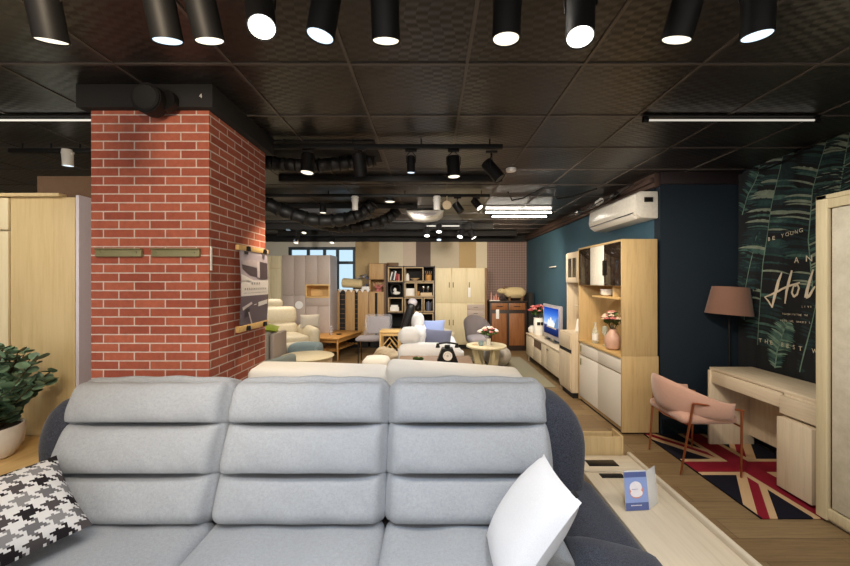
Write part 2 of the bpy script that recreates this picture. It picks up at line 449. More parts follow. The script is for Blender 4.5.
# ============================================================ SETTING
XL, XT, XR, YN, YB, ZC, ZT = -6.0, 2.352, 3.17, -2.2, 9.2, 2.68, 2.56
b = MB(); b.box(XL, 3.3, YN, YB+.1, -.06, 0, 0); struct('floor', b, 'floor', smooth=False)
b = MB(); b.box(XL, 3.3, YN, YB+.1, ZC, ZC+.06, 0); struct('ceiling', b, 'ceil', smooth=False)
b = MB()
for k in range(-10, 6):
    x = .184+.6*k; b.box(x-.008, x+.008, YN, YB, ZC-.006, ZC+.002, 0)
for k in range(-7, 13):
    y = 1.908+.6*k; b.box(XL, 3.17, y-.008, y+.008, ZC-.0065, ZC+.002, 0)
struct('trim_1', b, plain('ceiling_grid_bar', rgb(84,76,70), .4), smooth=False)
# back wall with its coloured vertical panels; the window opening is left free
WX0, WX1, WZ0, WZ1 = -3.50, -1.86, 1.20, 2.40
stripes = [(-6.0, WX0, 'w1'), (-1.86, -1.28, 's_tan'), (-1.28, -.69, 's_cream'), (-.69, -.37, 's_beige'), (-.37, -.01, 's_dark'),
           (-.01, .69, 's_greige'), (.69, 1.11, 's_tan'), (1.11, 1.38, 's_cream'), (1.38, 2.45, 'mauve')]
M['w1'] = plain('cream_wall_paint', rgb(212,204,188), .8, var=.02)
M['s_tan'] = plain('tan_wall_panel', rgb(178,152,108), .75, var=.03)
M['s_cream'] = plain('cream_wall_panel', rgb(210,198,172), .75, var=.03)
M['s_beige'] = plain('pinkish_wall_panel', rgb(198,180,160), .75, var=.03)
M['s_dark'] = plain('brown_wall_panel', rgb(104,86,78), .75, var=.04)
M['s_greige'] = plain('greige_wall_panel', rgb(188,176,154), .75, var=.03)
names = sorted({m for _, _, m in stripes}); b = MB()
for x0, x1, m in stripes: b.mi = names.index(m); b.box(x0, x1, YB, YB+.1, 0, ZC, .002)
b.mi = names.index('w1'); b.box(WX0, WX1, YB, YB+.1, 0, WZ0, 0); b.box(WX0, WX1, YB, YB+.1, WZ1, ZC, 0)
struct('wall_back', b, names, smooth=False)
win = MB()
for x0, x1 in ((WX0, WX0+.07), (WX1-.06, WX1)): win.box(x0, x1, YB-.02, YB+.08, WZ0, WZ1)
for z in (WZ0+.03, 2.02, WZ1-.03): win.box(WX0, WX1, YB-.02, YB+.07, z-.035, z+.035)
for x in (-3.02, -2.62, -2.30): win.box(x-.035, x+.035, YB-.015, YB+.07, WZ0, WZ1)
wo = struct('window_1', win, plain('dark_window_frame', rgb(40,54,62), .5), smooth=False)
b = MB(); b.box(WX0+.02, WX1-.02, YB+.04, YB+.05, WZ0+.02, WZ1-.02, 0); part('window_glass', b, emit('daylit_frosted_glass', (.52, .72, .86), .78), wo, smooth=False)
b = MB(); b.box(XT, XT+.1, 3.84+.1, YB, 0, ZC, 0); struct('wall_right_far', b, 'teal', smooth=False)
b = MB(); b.box(XT, XR+.1, 3.84, 3.94, 0, ZC, 0); struct('wall_navy', b, 'navy', smooth=False)
b = MB(); b.box(XR, XR+.1, YN, 3.84, 0, ZC, 0); struct('wall_right_near', b, 'navy', smooth=False)
b = MB(); b.box(XL-.1, XL, YN, YB, 0, ZC, 0); struct('wall_left', b, 'w1', smooth=False)
b = MB(); b.box(XT+.02, XR, 3.82, 3.84, 0, .15, .003); struct('baseboard_navy', b, plain('glossy_dark_skirting', rgb(18,30,36), .2), smooth=False)
b = MB(); b.box(XT-.06, XT, 3.84, YB, ZT-.02, ZC, .004); b.box(XT-.10, XT-.06, 3.84, YB, ZT+.02, ZT+.07, .004)
struct('trim_2', b, plain('brown_ceiling_rail', rgb(70,52,44), .6))
b = MB(); b.box(XT, XR, 3.80, 3.84, ZT, ZC, .003); struct('trim_3', b, plain('dark_maroon_rail', rgb(34,22,24), .6))
# dark dropped beam along the back wall
b = MB(); b.box(XL, XT, YB-.12, YB, ZT-.03, ZC, .004); struct('trim_4', b, 'black_matte')
# brick column and its black collar
CX0, CX1, CY0, CY1 = -1.955, -1.276, 2.15, 2.88
b = MB(); b.box(CX0, CX1, CY0, CY1, 0, 2.55, .002); struct('wall_column', b, 'brick', smooth=False)
b = MB(); b.box(CX0-.045, CX1+.045, CY0-.045, CY1+.045, 2.55, ZC, .003); fr = struct('trim_5', b, 'black_matte')
b = MB(); add_text(b, '4', .035, Matrix.Translation((-1.305, CY0-.046, 2.60)) @ Matrix.Rotation(PI/2, 4, 'X')); part('number_sticker', b, 'white_matte', fr, smooth=False)
# flat black sheet painted as the dark of a ceiling opening beside the column
b = MB(); b.box(-2.2, -.45, 2.95, 3.45, ZC-.012, ZC-.001, 0); struct('trim_6', b, 'black_matte')

# ============================================================ MAIN SOFA
S = thing('three_seat_sofa', 'light grey three-seat sofa with charcoal wings and arms in the foreground', 'sofa', (-.575, 1.45, 0))
b = MB(); b.box(-1.93, .78, .98, 1.95, .10, .36, .03, 3); part('base', b, 'denim', S)
b = MB()
for x in (-1.8, .65):
    for y in (1.08, 1.85): b.cyl((x, y, 0), (x, y, .12), .025, .03)
part('foot', b, 'black', S)
tl = math.radians(-20)
Mx = lambda c: Matrix.Translation(c) @ Matrix.Rotation(tl, 4, 'X')
b = MB(); b.rbox(2.36, .09, .62, .04, (20,3,8), mat=Mx((-.575, 1.925, .70))); part('back_frame', b, 'denim', S)
def back_cushion(k, cx):
    H, T, Wd = .628, .235, .766
    ph = k*1.7
    def fn(p, u, v, w_):
        t = (w_+1)/2
        a = 3*t; fr_ = a - math.floor(min(a, 2.9999)); roll = int(min(a, 2.9999))
        prof = (fr_**.30)*((1-fr_)**.62)/.62
        cen = max(0, 1-abs(u)**5)
        front = max(0, -v)                                   # 1 on the front face
        amp = .062 if roll else .050
        d = amp*prof*(.55+.45*cen) - .060*(1-min(1, prof*2.2))*(.08+.92*max(0, 1-(abs(u)/.82)**4))*(1 if 0 < roll or fr_ > .5 else .4)
        side = max(0, abs(u)-.86)/.14
        d *= 1-.75*side*side
        # soft wrinkles
        d += (.0035*math.sin(9*u+ph+2*t)*math.sin(17*t+ph) + .0025*math.sin(23*u+2*ph+9*t)*math.sin(31*t-ph)*(abs(u)**2+.2)) * (1-side)
        p = Vector(p); p.y -= d*front
        k_ = max(0, (w_-.5)/.5)**2; p.z += k_*(.014*(1-u*u)*(1-v*v)+.003*math.sin(11*u+ph)*(1-u*u))
        # rolls pull in a little at each crease on the sides
        p.x -= .010*(1-prof)*u*abs(u)**8
        return p
    b = MB(); b.rbox(Wd, T, H, .068, (48, 14, 78), fn=fn, mat=Mx((cx, 1.791, .778)))
    part('back_cushion', b, 'sofa', S)
for k, cx in enumerate((-1.325, -.575, .175)): back_cushion(k, cx)
for k, cx in enumerate((-1.325, -.575, .175)):
    def fn(p, u, v, w_, k=k):
        if w_ > 0: p.z += .006*math.sin(7*u+k)*math.sin(5*v+k*2)*w_
        return p
    b = MB(); b.rbox(.752, .80, .20, .05, (26, 26, 8), bulge=(.006, 0, .022), fn=fn, mat=Matrix.Translation((cx, 1.28, .425)))
    part('seat_cushion', b, 'sofa', S)
def wing(sgn):
    pts = [(.50,.40),(.50,.97),(.53,1.005),(.57,1.02),(.615,1.01),(.66,.975),(.70,.915),(.728,.84),(.735,.76),(.730,.66),(.74,.40)]
    if sgn < 0: pts = [(-1.115-x, z) for x, z in pts]
    P0 = [Vector(p) for p in pts[1:-1]]; out = []
    for i in range(len(P0)-1):
        a, b1, c, d = P0[max(i-1,0)], P0[i], P0[i+1], P0[min(i+2,len(P0)-1)]
        for k in range(5):
            u = k/5; out.append(.5*((2*b1)+(c-a)*u+(2*a-5*b1+4*c-d)*u*u+(3*b1-a-3*c+d)*u**3))
    out = [Vector(pts[0])] + out + [P0[-1], Vector(pts[-1])]
    cen = Vector((sum(p.x for p in out)/len(out), .66)); b = MB(); bb = bmesh.new(); rings = []
    for y, ins in ((1.715,.10),(1.722,.055),(1.74,.022),(1.77,.004),(1.82,0),(1.92,0),(1.96,.008),(1.985,.03),(1.992,.08)):
        rings.append([bb.verts.new((cen.x+(p.x-cen.x)*(1-ins/.13), y + .03*max(0, (1.02-p.y)) - .0, max(.38, p.y - ins*max(0, (p.y-.6))/.42))) for p in out])
    for A, B_ in zip(rings, rings[1:]):
        for k in range(len(out)): bb.faces.new((A[k], A[(k+1) % len(out)], B_[(k+1) % len(out)], B_[k]))
    bb.faces.new(rings[0]); bb.faces.new(rings[-1][::-1]); b._merge(bb)
    return part('wing', b, 'denim', S)
def arm(sgn):
    cx = .69 if sgn > 0 else -1.15-.69
    b = MB(); b.rbox(.25, .98, .46, .085, (10, 24, 12), bulge=(.01, 0, .015), mat=Matrix.Translation((cx, 1.42, .36)))
    return part('arm', b, 'denim', S)
for s_ in (1, -1): wing(s_); arm(s_)
b = MB(); b.pillow(.31, .42, .16, mat=Matrix.Translation((.60, 1.10, .63)) @ Euler((math.radians(4), math.radians(10), math.radians(-6))).to_matrix().to_4x4(), seed=3)
part('arm_pad', b, 'denim', S)
# scatter cushions lying on the sofa
def cushion(name, T, R_, L, sx, sy, th, mat, label, group=None, seed=0, tag=None):
    T, R_, L = Vector(T), Vector(R_), Vector(L)
    c = T + (R_-T).normalized()*sx/2 + (L-T).normalized()*sy/2
    m4 = frame(c, R_-T, L-T)
    b = MB(); b.pillow(sx, sy, th, mat=m4, seed=seed)
    o = solo(name, b, mat, label, 'cushion', group, loc=tuple(c))
    return o, m4
wc, m4 = cushion('scatter_cushion', (.462,1.55,.86), (.462,1.20,.885), (.264,1.5,.60), .385, .40, .15, 'white_fab', 'plain white cushion with black tag leaning on the right arm of the grey sofa', seed=1)
b = MB(); b.box(-.012, .03, -.012, .012, -.002, .002, .001, mat=m4 @ Matrix.Translation((.13, -.195, 0))); part('tag', b, 'black_matte', wc, label='small black tag')
cushion('scatter_cushion', (-1.615,1.60,.845), (-1.345,1.48,.615), (-1.75,1.24,.80), .36, .46, .15, 'hounds', 'black, grey and white houndstooth cushion at the left end of the grey sofa', seed=2)

# ============================================================ CREAM SOFA BEHIND
S = thing('two_seat_sofa', 'off-white sofa standing back to back behind the grey sofa, only its back cushions showing', 'sofa', (-.26, 2.5, 0))
b = MB(); b.box(-1.12, .60, 2.16, 3.02, .08, .36, .03, 3); part('base', b, 'cream_fab', S)
b = MB(); b.rbox(1.66, .12, .60, .05, (20,4,8), mat=Matrix.Translation((-.26, 2.22, .60))); part('back_frame', b, 'cream_fab', S)
for cx in (-.68, .145):
    b = MB(); b.rbox(.84, .22, .52, .045, (26,10,20), bulge=(.004, .02, .006), fn=lambda p,u,v,w_,cx=cx: p+Vector((0,0,(-.030*u if cx>0 else -.012*u) if w_>0 else 0)), mat=Matrix.Translation((cx, 2.34, .782)) @ Matrix.Rotation(math.radians(4), 4, 'X')); part('back_cushion', b, 'cream_fab', S)
    b = MB(); b.rbox(.80, .66, .18, .05, (16,16,6), bulge=(0,0,.02), mat=Matrix.Translation((cx, 2.75, .42))); part('seat_cushion', b, 'cream_fab', S)
for x in (-1.03, .51):
    for y in (2.25, 2.95): b = MB(); b.cyl((x, y, 0), (x, y, .09), .02, .028); part('leg', b, 'walnut', S)

# ============================================================ LEFT SIDE: wardrobe, side table, plant
Wd = thing('wardrobe', 'tall pale oak wardrobe with a light side panel left of the brick column', 'wardrobe', (-2.9, 2.7, 0))
b = MB(); b.box(-2.585, -2.19, 2.30, 2.32, 0, 2.085, .002); part('front_panel', b, 'oak_plant', Wd)
b = MB(); b.box(-2.19, -2.17, 2.305, 3.0, 0, 2.10, .002); part('side_panel', b, plain('pale_lilac_board', rgb(206,202,212), .6, var=.02), Wd, label='pale lilac-white side panel')
b = MB(); b.box(-4.2, -2.26, 2.27, 2.32, 2.085, 2.105, .002); part('top_board', b, 'oak_plant', Wd)
b = MB(); b.box(-4.2, -2.19, 2.32, 3.0, .0, 2.085, .002); part('body', b, 'cream', Wd)
for x0, x1 in ((-3.10, -2.59), (-3.62, -3.11)):
    for z0, z1 in ((.06, 1.875), (1.885, 2.08)): b = MB(); b.box(x0, x1, 2.29, 2.315, z0, z1, .003); part('door', b, 'cream', Wd)
b = MB(); b.box(-2.55, -2.20, 2.42, 2.9, 2.107, 2.25, .004); solo('cardboard_box', b, 'cardboard', 'flat brown box lying on top of the tall oak wardrobe', 'box')
Tt = thing('side_table', 'yellow oak side table holding the potted plant beside the grey sofa', 'table', (-2.35, 1.95, 0))
b = MB(); b.box(-2.95, -1.97, 1.62, 2.27, .59, .63, .004); part('table_top', b, 'oak_x', Tt)
for x in (-2.93, -1.99): b = MB(); b.box(x-.012, x+.012, 1.64, 2.25, 0, .59, .002); part('side_panel', b, 'oak', Tt)
b = MB(); b.box(-2.9, -2.02, 1.66, 2.2, .30, .32, .002); part('shelf', b, 'oak_x', Tt)
P = thing('potted_plant', 'bushy eucalyptus plant in a round white pot on the oak side table', 'plant', (-2.30, 1.98, .63))
b = MB(); b.lathe([(.085,0),(.10,.004),(.135,.06),(.142,.12),(.140,.165),(.130,.165),(.130,.145),(0,.145)], (-2.30,1.98,.632)); part('pot', b, 'white_matte', P)
b = MB(); b.cyl((-2.30,1.98,.77), (-2.30,1.98,.785), .128); part('soil', b, 'soil', P)
st = MB(); lf = MB(); rn = random.Random(11)
def leaf(mb, p, d, size, rnd):
    d = d.normalized(); side = d.cross(Vector((0,0,1)));
    side = side.normalized() if side.length > .01 else Vector((1,0,0))
    side.rotate(Matrix.Rotation(rnd.uniform(-1.1, 1.1), 3, d)); nrm = side.cross(d)
    bm_ = bmesh.new(); n = 8; ring = []
    c0 = p + d*size*.5 - nrm*size*.05
    for k in range(n):
        a = 2*PI*k/n; q = p + d*size*(.5-.5*math.cos(a)) + side*size*.42*math.sin(a) + nrm*size*.06*abs(math.sin(a)); ring.append(bm_.verts.new(q))
    c = bm_.verts.new(c0)
    for k in range(n): bm_.faces.new((ring[k], ring[(k+1) % n], c))
    mb._merge(bm_)
for s_ in range(40):
    az = rn.uniform(0, 2*PI); lean = rn.uniform(.05, .75); Ls = rn.uniform(.22, .46)*(1-.25*lean)
    if s_ == 0: az, lean, Ls = -.2, .62, .50
    if s_ == 1: az, lean, Ls = -.5, .35, .50
    p = Vector((-2.30+.05*math.cos(az), 1.98+.05*math.sin(az), .775)); pts = [p.copy()]; n = 10
    for k in range(n):
        t = (k+1)/n; dr = Vector((math.cos(az)*lean*(.5+t), math.sin(az)*lean*(.5+t), 1.0-.25*t)).normalized()
        p = p + dr*Ls/n; pts.append(p.copy())
        if k >= 1:
            for q in (0, 1, 2):
                aa = az + q*2.1 + k*1.3 + rn.uniform(-.4, .4); dd = Vector((math.cos(aa), math.sin(aa), rn.uniform(.0, .7)))
                leaf(lf, p, dd, rn.uniform(.052, .080)*(1.15-.45*t), rn)
    st.tube(pts, [.0032]*len(pts), 5)
part('stems', st, 'stem', P); part('leaves', lf, 'leafgreen', P); P.location.x -= .05

# wall-hung things on the column
for k, (x0, x1) in enumerate(((-1.915, -1.65), (-1.595, -1.32))):
    b = MB(); b.box(x0, x1, 2.128, 2.149, 1.708, 1.749, .004, 3); b.box(x0, x1, 2.118, 2.149, 1.749, 1.756, .002)
    for x in (x0+.03, x1-.03): b.cyl((x, 2.124, 1.733), (x, 2.130, 1.733), .005, seg=10)
    solo('wall_bracket', b, 'brass', ['left', 'right'][k] + ' one of the two olive metal bars screwed to the front of the brick column', 'bracket', 'metal bars on the brick column')
b = MB(); b.box(-1.275, -1.268, 2.156, 2.172, 1.63, 1.77, .002); b.cyl((-1.268, 2.164, 1.755), (-1.266, 2.164, 1.755), .004, seg=10); b.cyl((-1.268, 2.164, 1.645), (-1.266, 2.164, 1.645), .004, seg=10)
solo('corner_bracket', b, 'white_paint' if 'white_paint' in M else 'white', 'short pale upright strip at the corner of the brick column', 'bracket')
PS = thing('wall_poster', 'grey sofa poster with wooden hanger strips on the side of the brick column', 'poster', (-1.26, 2.65, 1.6))
py0, py1 = 2.425, 2.835; pz0, pz1 = 1.26, 1.785
def pg(u, v): # u along y, v along z, gently curled sheet
    return Vector((-1.245 + .012*math.sin(PI*v), py0+(py1-py0)*u, pz0+(pz1-pz0)*v))
def prect(mb, u0, u1, v0, v1, off, mi, n=6):
    mb.mi = mi; nb = max(1, int((v1-v0)*20))
    mb.grid(lambda a, c: pg(u0+(u1-u0)*a, v0+(v1-v0)*c) + Vector((off,0,0)), 1, nb)
b = MB(); prect(b, 0, 1, 0, 1, 0, 0); prect(b, 0, 1, 0, .40, .001, 1); prect(b, 0, 1, .60, 1, .001, 2); prect(b, .02, .98, .40, .60, .001, 3)
b.mi = 4
def ppoly(mb, uv, off, mi): mb.mi = mi; mb.poly([pg(u, v)+Vector((off,0,0)) for u, v in uv])
ppoly(b, [(.05,.80),(.55,.76),(.55,.64),(.30,.66),(.06,.74)], .002, 4); ppoly(b, [(.05,.80),(.56,.77),(.80,.80),(.80,.87),(.30,.87),(.10,.84)], .003, 5)
ppoly(b, [(.62,.62),(.95,.62),(.97,.84),(.64,.86)], .004, 4); ppoly(b, [(.56,.64),(.64,.63),(.66,.86),(.56,.84)], .0045, 6)
ppoly(b, [(.15,.93),(.28,.93),(.28,.97),(.15,.97)], .003, 7)
ppoly(b, [(0,.60),(0,.68),(.40,.60)], .005, 3)
ppoly(b, [(.05,.26),(.36,.32),(.38,.29),(.07,.22)], .003, 6); ppoly(b, [(.15,.12),(.28,.14),(.30,.24),(.16,.22)], .004, 7); ppoly(b, [(.24,.19),(.28,.19),(.42,.02),(.38,.02)], .005, 6)
ppoly(b, [(.60,.245),(.96,.27),(.96,.33),(.60,.305)], .003, 3); ppoly(b, [(.44,.27),(.54,.275),(.54,.285),(.44,.28)], .003, 3)
rn = random.Random(5)
for v0, h, n, u0, u1 in ((.545,.030,4,.33,.68), (.475,.028,11,.10,.92), (.430,.012,22,.08,.92)):
    for k in range(n):
        u = u0+(u1-u0)*k/n; wd = (u1-u0)/n*.7
        for q in range(3):
            a = rn.random(); ppoly(b, [(u+wd*.1, v0+h*(q+.1)/3), (u+wd, v0+h*(q+.1)/3), (u+wd, v0+h*(q+.45)/3), (u+wd*.1, v0+h*(q+.45)/3)], .003, 7)
        ppoly(b, [(u+wd*.45, v0), (u+wd*.6, v0), (u+wd*.6, v0+h), (u+wd*.45, v0+h)], .0034, 7)
pm = [plain('poster_paper', rgb(206,200,206), .4), plain('poster_mauve', rgb(96,84,98), .4, var=.03), plain('poster_grey', rgb(176,166,178), .4, var=.1, scale=6), plain('poster_white', rgb(226,222,222), .4, var=.02),
      plain('poster_dark', rgb(78,66,74), .4), plain('poster_pale', rgb(188,176,182), .4), plain('poster_light', rgb(204,196,200), .4), plain('poster_ink', rgb(50,42,48), .4)]
part('sheet', b, pm, PS, smooth=False, recalc=False)
for z0, z1 in ((1.772, 1.805), (1.235, 1.275)): b = MB(); b.box(-1.262, -1.238, py0-.015, py1+.015, z0, z1, .003); part('hanger_strip', b, 'bamboo', PS)
for y in (py0+.10, py1-.06):
    for z in (1.787, 1.252):
        b = MB(); b.prism([(y-.02, z-.014), (y+.02, z-.014), (y+.012, z+.016), (y-.012, z+.016)], 'x', -1.245, -1.222, .002); part('binder_clip', b, 'black', PS)
SPK = thing('wall_speaker', 'round black speaker on the dark collar above the brick column', 'speaker', (-1.545, 2.10, 2.565))
b = MB(); b.cyl((-1.545, 2.104, 2.565), (-1.545, 2.02, 2.565), .080, .083, 32, bev=.006); part('housing', b, 'black', SPK)
b = MB(); b.cyl((-1.545, 2.020, 2.565), (-1.545, 2.014, 2.565), .068, .064, 32); part('grille', b, 'black_matte', SPK)
b = MB(); b.cyl((-1.475, 2.104, 2.575), (-1.475, 2.07, 2.575), .06, .055, 24); part('mount', b, 'dark_metal', SPK)

# ============================================================ RIGHT FOREGROUND BENCH
Bn = thing('low_bench_table', 'long low white ash table with built-in sockets beside the right sofa arm', 'table', (1.02, 1.8, 0))
b = MB(); b.box(.855, 1.20, 1.24, 2.27, .465, .50, .003); part('table_top', b, 'ash', Bn)
b = MB(); b.box(.855, .875, 1.24, 2.27, 0, .465, .002); b.box(.855, .873, 1.20, 1.30, .50, .515, .006); part('side_panel', b, plain('grey_side_board', rgb(176,170,164), .6), Bn, label='greyish side board')
b = MB(); b.box(1.195, 1.22, 1.36, 2.29, .02, .528, .010, 3); part('side_panel', b, 'ash', Bn)
b = MB(); b.box(.86, 1.195, 2.09, 2.27, .50, .512, .002); part('socket_shelf', b, 'ash_x', Bn)
b = MB(); b.box(.905, 1.075, 2.135, 2.205, .512, .516, .002); part('socket', b, 'dark_metal', Bn)
b = MB(); b.box(.93, 1.055, 2.03, 2.075, .4995, .503, .001); part('socket', b, 'black', Bn)
b = MB(); b.box(.86, 1.165, 2.29, 2.308, .0, .615, .004); part('rear_front_board', b, 'oak', Bn)
b = MB(); b.box(.842, .86, 2.29, 2.50, 0, .625, .004); b.box(1.165, 1.18, 2.29, 2.42, 0, .62, .004); b.box(.86, 1.165, 2.40, 2.42, 0, .60, .003); part('rear_box', b, 'oak', Bn)
SG = thing('acrylic_sign_holder', 'small clear leaflet holder with a blue card on the low ash table', 'sign', (.97, 1.76, .50))
def sheet(mb, a, c, h, lean, th):   # upright sheet from foot point a to c
    a, c = Vector(a), Vector(c); u = (c-a).normalized(); back = Vector((-u.y, u.x, 0)); up = (Vector((0,0,1))+back*lean).normalized(); n = u.cross(up)
    m_ = Matrix((u, up, n)).transposed().to_4x4(); m_.translation = a; return m_, (c-a).length
Ma, la = sheet(None, (.905,1.735,.5015), (1.018,1.745,.5015), .18, .12, .003)
b = MB(); b.box(0, la, 0, .178, -.003, 0, .001, mat=Ma); part('panel', b, 'acrylic', SG)
b = MB(); b.mi = 0; b.box(.001, la-.001, .002, .172, .0005, .0012, 0, mat=Ma)
b.mi = 1; b.box(.001, la-.001, .002, .036, .0012, .0016, 0, mat=Ma); b.box(.001, la-.001, .148, .172, .0012, .0016, 0, mat=Ma)
def disc(mb, cx, cy, rx, ry, z, mi):
    mb.mi = mi; mb.poly([Ma @ Vector((cx+rx*math.cos(a*PI/12), cy+ry*math.sin(a*PI/12), z)) for a in range(24)])
disc(b, .056, .088, .034, .034, .0018, 2); disc(b, .054, .104, .030, .026, .0022, 3); disc(b, .056, .078, .030, .018, .0026, 3)
b.mi = 1
for k in range(7): b.box(.022+k*.007, .026+k*.007, .012, .016, .0018, .0022, 0, mat=Ma)
for k in range(6): b.box(.034+k*.006, .038+k*.006, .157, .161, .0018, .0022, 0, mat=Ma)
for k in range(5): b.box(.034+k*.006, .037+k*.006, .094, .097, .0028, .003, 0, mat=Ma)
b.mi = 3
for k in range(9): b.box(.026+k*.006, .030+k*.006, .022, .026, .0018, .0022, 0, mat=Ma)
part('blue_card', b, [plain('card_blue', rgb(140,160,212), .4, var=.02), plain('card_dark_blue', rgb(84,98,150), .4), plain('card_orange', rgb(214,140,116), .5), plain('card_white', rgb(232,228,232), .5)], SG, smooth=False, recalc=False, label='pale blue card with a round emblem')
Mb_, lb = sheet(None, (1.021,1.746,.5015), (1.095,1.80,.5015), .18, .10, .003)
b = MB(); b.box(0, lb, 0, .174, -.002, 0, .001, mat=Mb_); part('panel', b, 'acrylic', SG)

# ============================================================ RUG, DESK, CHAIR, LAMP
b = MB(); b.box(2.17, 3.13, 2.46, 3.82, .001, .012, .004); r_ = solo('flag_rug', b, 'flag', 'union flag rug in red, cream and navy under the desk', 'rug', loc=(2.65, 3.14, 0))
D = thing('writing_desk', 'white ash desk with a drawer pedestal against the leaf tapestry', 'desk', (2.9, 3.05, 0))
b = MB(); b.box(2.68, 3.09, 2.54, 3.60, .72, .745, .003); part('desk_top', b, 'ash', D)
b = MB(); b.box(2.66, 3.085, 3.57, 3.595, .012, .72, .002); part('side_panel', b, 'ash_z', D)
b = MB(); b.box(2.675, 2.70, 2.86, 3.57, .60, .715, .002); part('drawer', b, 'ash', D)
b = MB(); b.box(3.04, 3.06, 2.84, 3.57, .10, .72, .002); part('back_panel', b, 'ash_z', D)
b = MB(); b.box(2.68, 3.08, 2.555, 2.84, .012, .72, .002); part('pedestal', b, 'ash_z', D)
b = MB(); b.box(2.635, 2.678, 2.545, 2.83, .575, .705, .003); part('drawer', b, 'ash', D)
b = MB(); b.box(2.60, 2.66, 2.555, 2.815, .035, .555, .004); part('door', b, 'ash_z', D)
b = MB(); b.box(2.92, 3.03, 2.60, 2.75, .745, .760, .002); solo('folder', b, 'red', 'small reddish booklet lying on the ash desk near the wardrobe', 'booklet')
b = MB()
WR = thing('wardrobe', 'cream wardrobe with stone-look sliding door cut off at the right edge', 'wardrobe', (2.85, 1.9, 0))
b = MB(); b.box(2.60, 3.085, .9, 2.485, .0, 2.10, .003); part('body', b, 'cream_white', WR)
b = MB(); b.box(2.56, 2.60, 2.42, 2.49, .02, 2.13, .004); b.box(2.56, 3.085, .9, 2.49, 2.10, 2.13, .004); b.box(2.565, 2.60, .9, 2.42, .03, .10, .004); b.box(2.565, 2.60, .9, 2.42, 2.04, 2.10, .004); part('frame', b, 'cream', WR)
b = MB(); b.box(2.588, 2.601, .9, 2.42, .10, 2.04, .001); part('door_recess', b, 'black_matte', WR)
b = MB(); b.box(2.572, 2.59, 1.62, 2.40, .11, 2.035, .003); part('door', b, 'stone', WR)
b = MB(); b.box(2.572, 2.59, .92, 1.60, .11, 2.035, .003); part('door', b, 'stone', WR)
L = thing('floor_lamp', 'slim black floor lamp with a brown fabric shade behind the desk', 'lamp', (2.95, 3.70, 0))
b = MB(); b.cyl((2.95,3.70,.001), (2.95,3.70,.02), .11, .105, 28); part('base', b, 'black', L)
b = MB(); b.cyl((2.95,3.70,.02), (2.95,3.70,1.30), .009); part('pole', b, 'black', L)
b = MB(); sh = Matrix.Translation((2.945,3.69,1.37)) @ Matrix.Rotation(math.radians(4), 4, 'Y')
pb = MB(); pb.lathe([(.195,-.13),(.150,.14),(.147,.14),(.192,-.13)], (0,0,0), 36); pb.bm.transform(sh); part('lamp_shade', pb, 'shade', L)

CH = thing('armchair', 'blush velvet desk chair with rose gold legs pulled up beside the desk', 'chair', (2.22, 3.24, 0))
def band(a_, z):  # back shell, a_ in 0..1 round the curve, z in 0..1 bottom->top
    th = (-100+200*a_)*PI/180; cc = math.cos(th)
    top = .60+.165*max(0, cc)**1.3; bot = .455+.025*max(0, cc)
    fl = .045*z
    x = 2.36-(.36+fl)*cc if cc > 0 else 2.36-.30*cc+.0; y = 3.24+(.255+fl*.6)*math.sin(th)
    return Vector((x, y, bot+(top-bot)*z))
b = MB()
def shell(u, v):     # v goes round the closed section of the padded band
    ang = 2*PI*v; z = .5+.5*math.sin(ang); th_ = .030*math.cos(ang)*(1.0)
    p = band(u, z); q = band(min(1, u+.01), z)-band(max(0, u-.01), z); q.z = 0; q.normalize(); n = Vector((-q.y, q.x, 0))
    k = 1-max(0, abs(u-.5)*2-.93)/.07*.85 if abs(u-.5)*2 > .93 else 1
    return p + n*th_*k
b.grid(shell, 40, 16); b.bm.normal_update(); bmesh.ops.remove_doubles(b.bm, verts=b.bm.verts[:], dist=1e-4)
bmesh.ops.holes_fill(b.bm, edges=[e for e in b.bm.edges if e.is_boundary], sides=0); part('backrest', b, 'velvet', CH)
b = MB(); b.rbox(.46, .48, .085, .040, (14,14,4), bulge=(.0,.0,.02), mat=Matrix.Translation((2.25, 3.24, .455))); part('seat', b, 'velvet', CH)
for (x0,y0,z0), (x1,y1) in (((2.09,2.98,.59),(2.01,3.03-.02)), ((2.09,3.50,.59),(2.02,3.46)), ((2.47,2.97,.545),(2.455,2.96)), ((2.47,3.51,.545),(2.455,3.52))):
    b = MB(); b.cyl((x1,y1,.013), (x0,y0,z0), .0075, .010, 12); part('leg', b, 'gold', CH)
for y in (2.965, 3.515): b = MB(); b.tube([(2.085,y+.01,.595),(2.25,y,.578),(2.48,y,.540)], .008, 8); part('arm_rail', b, 'gold', CH)
b = MB(); b.tube([(2.06,3.0,.42),(2.02,3.24,.42),(2.06,3.48,.42)], .008, 8); b.tube([(2.46,2.97,.415),(2.46,3.51,.415)], .008, 8); part('seat_rail', b, 'gold', CH)

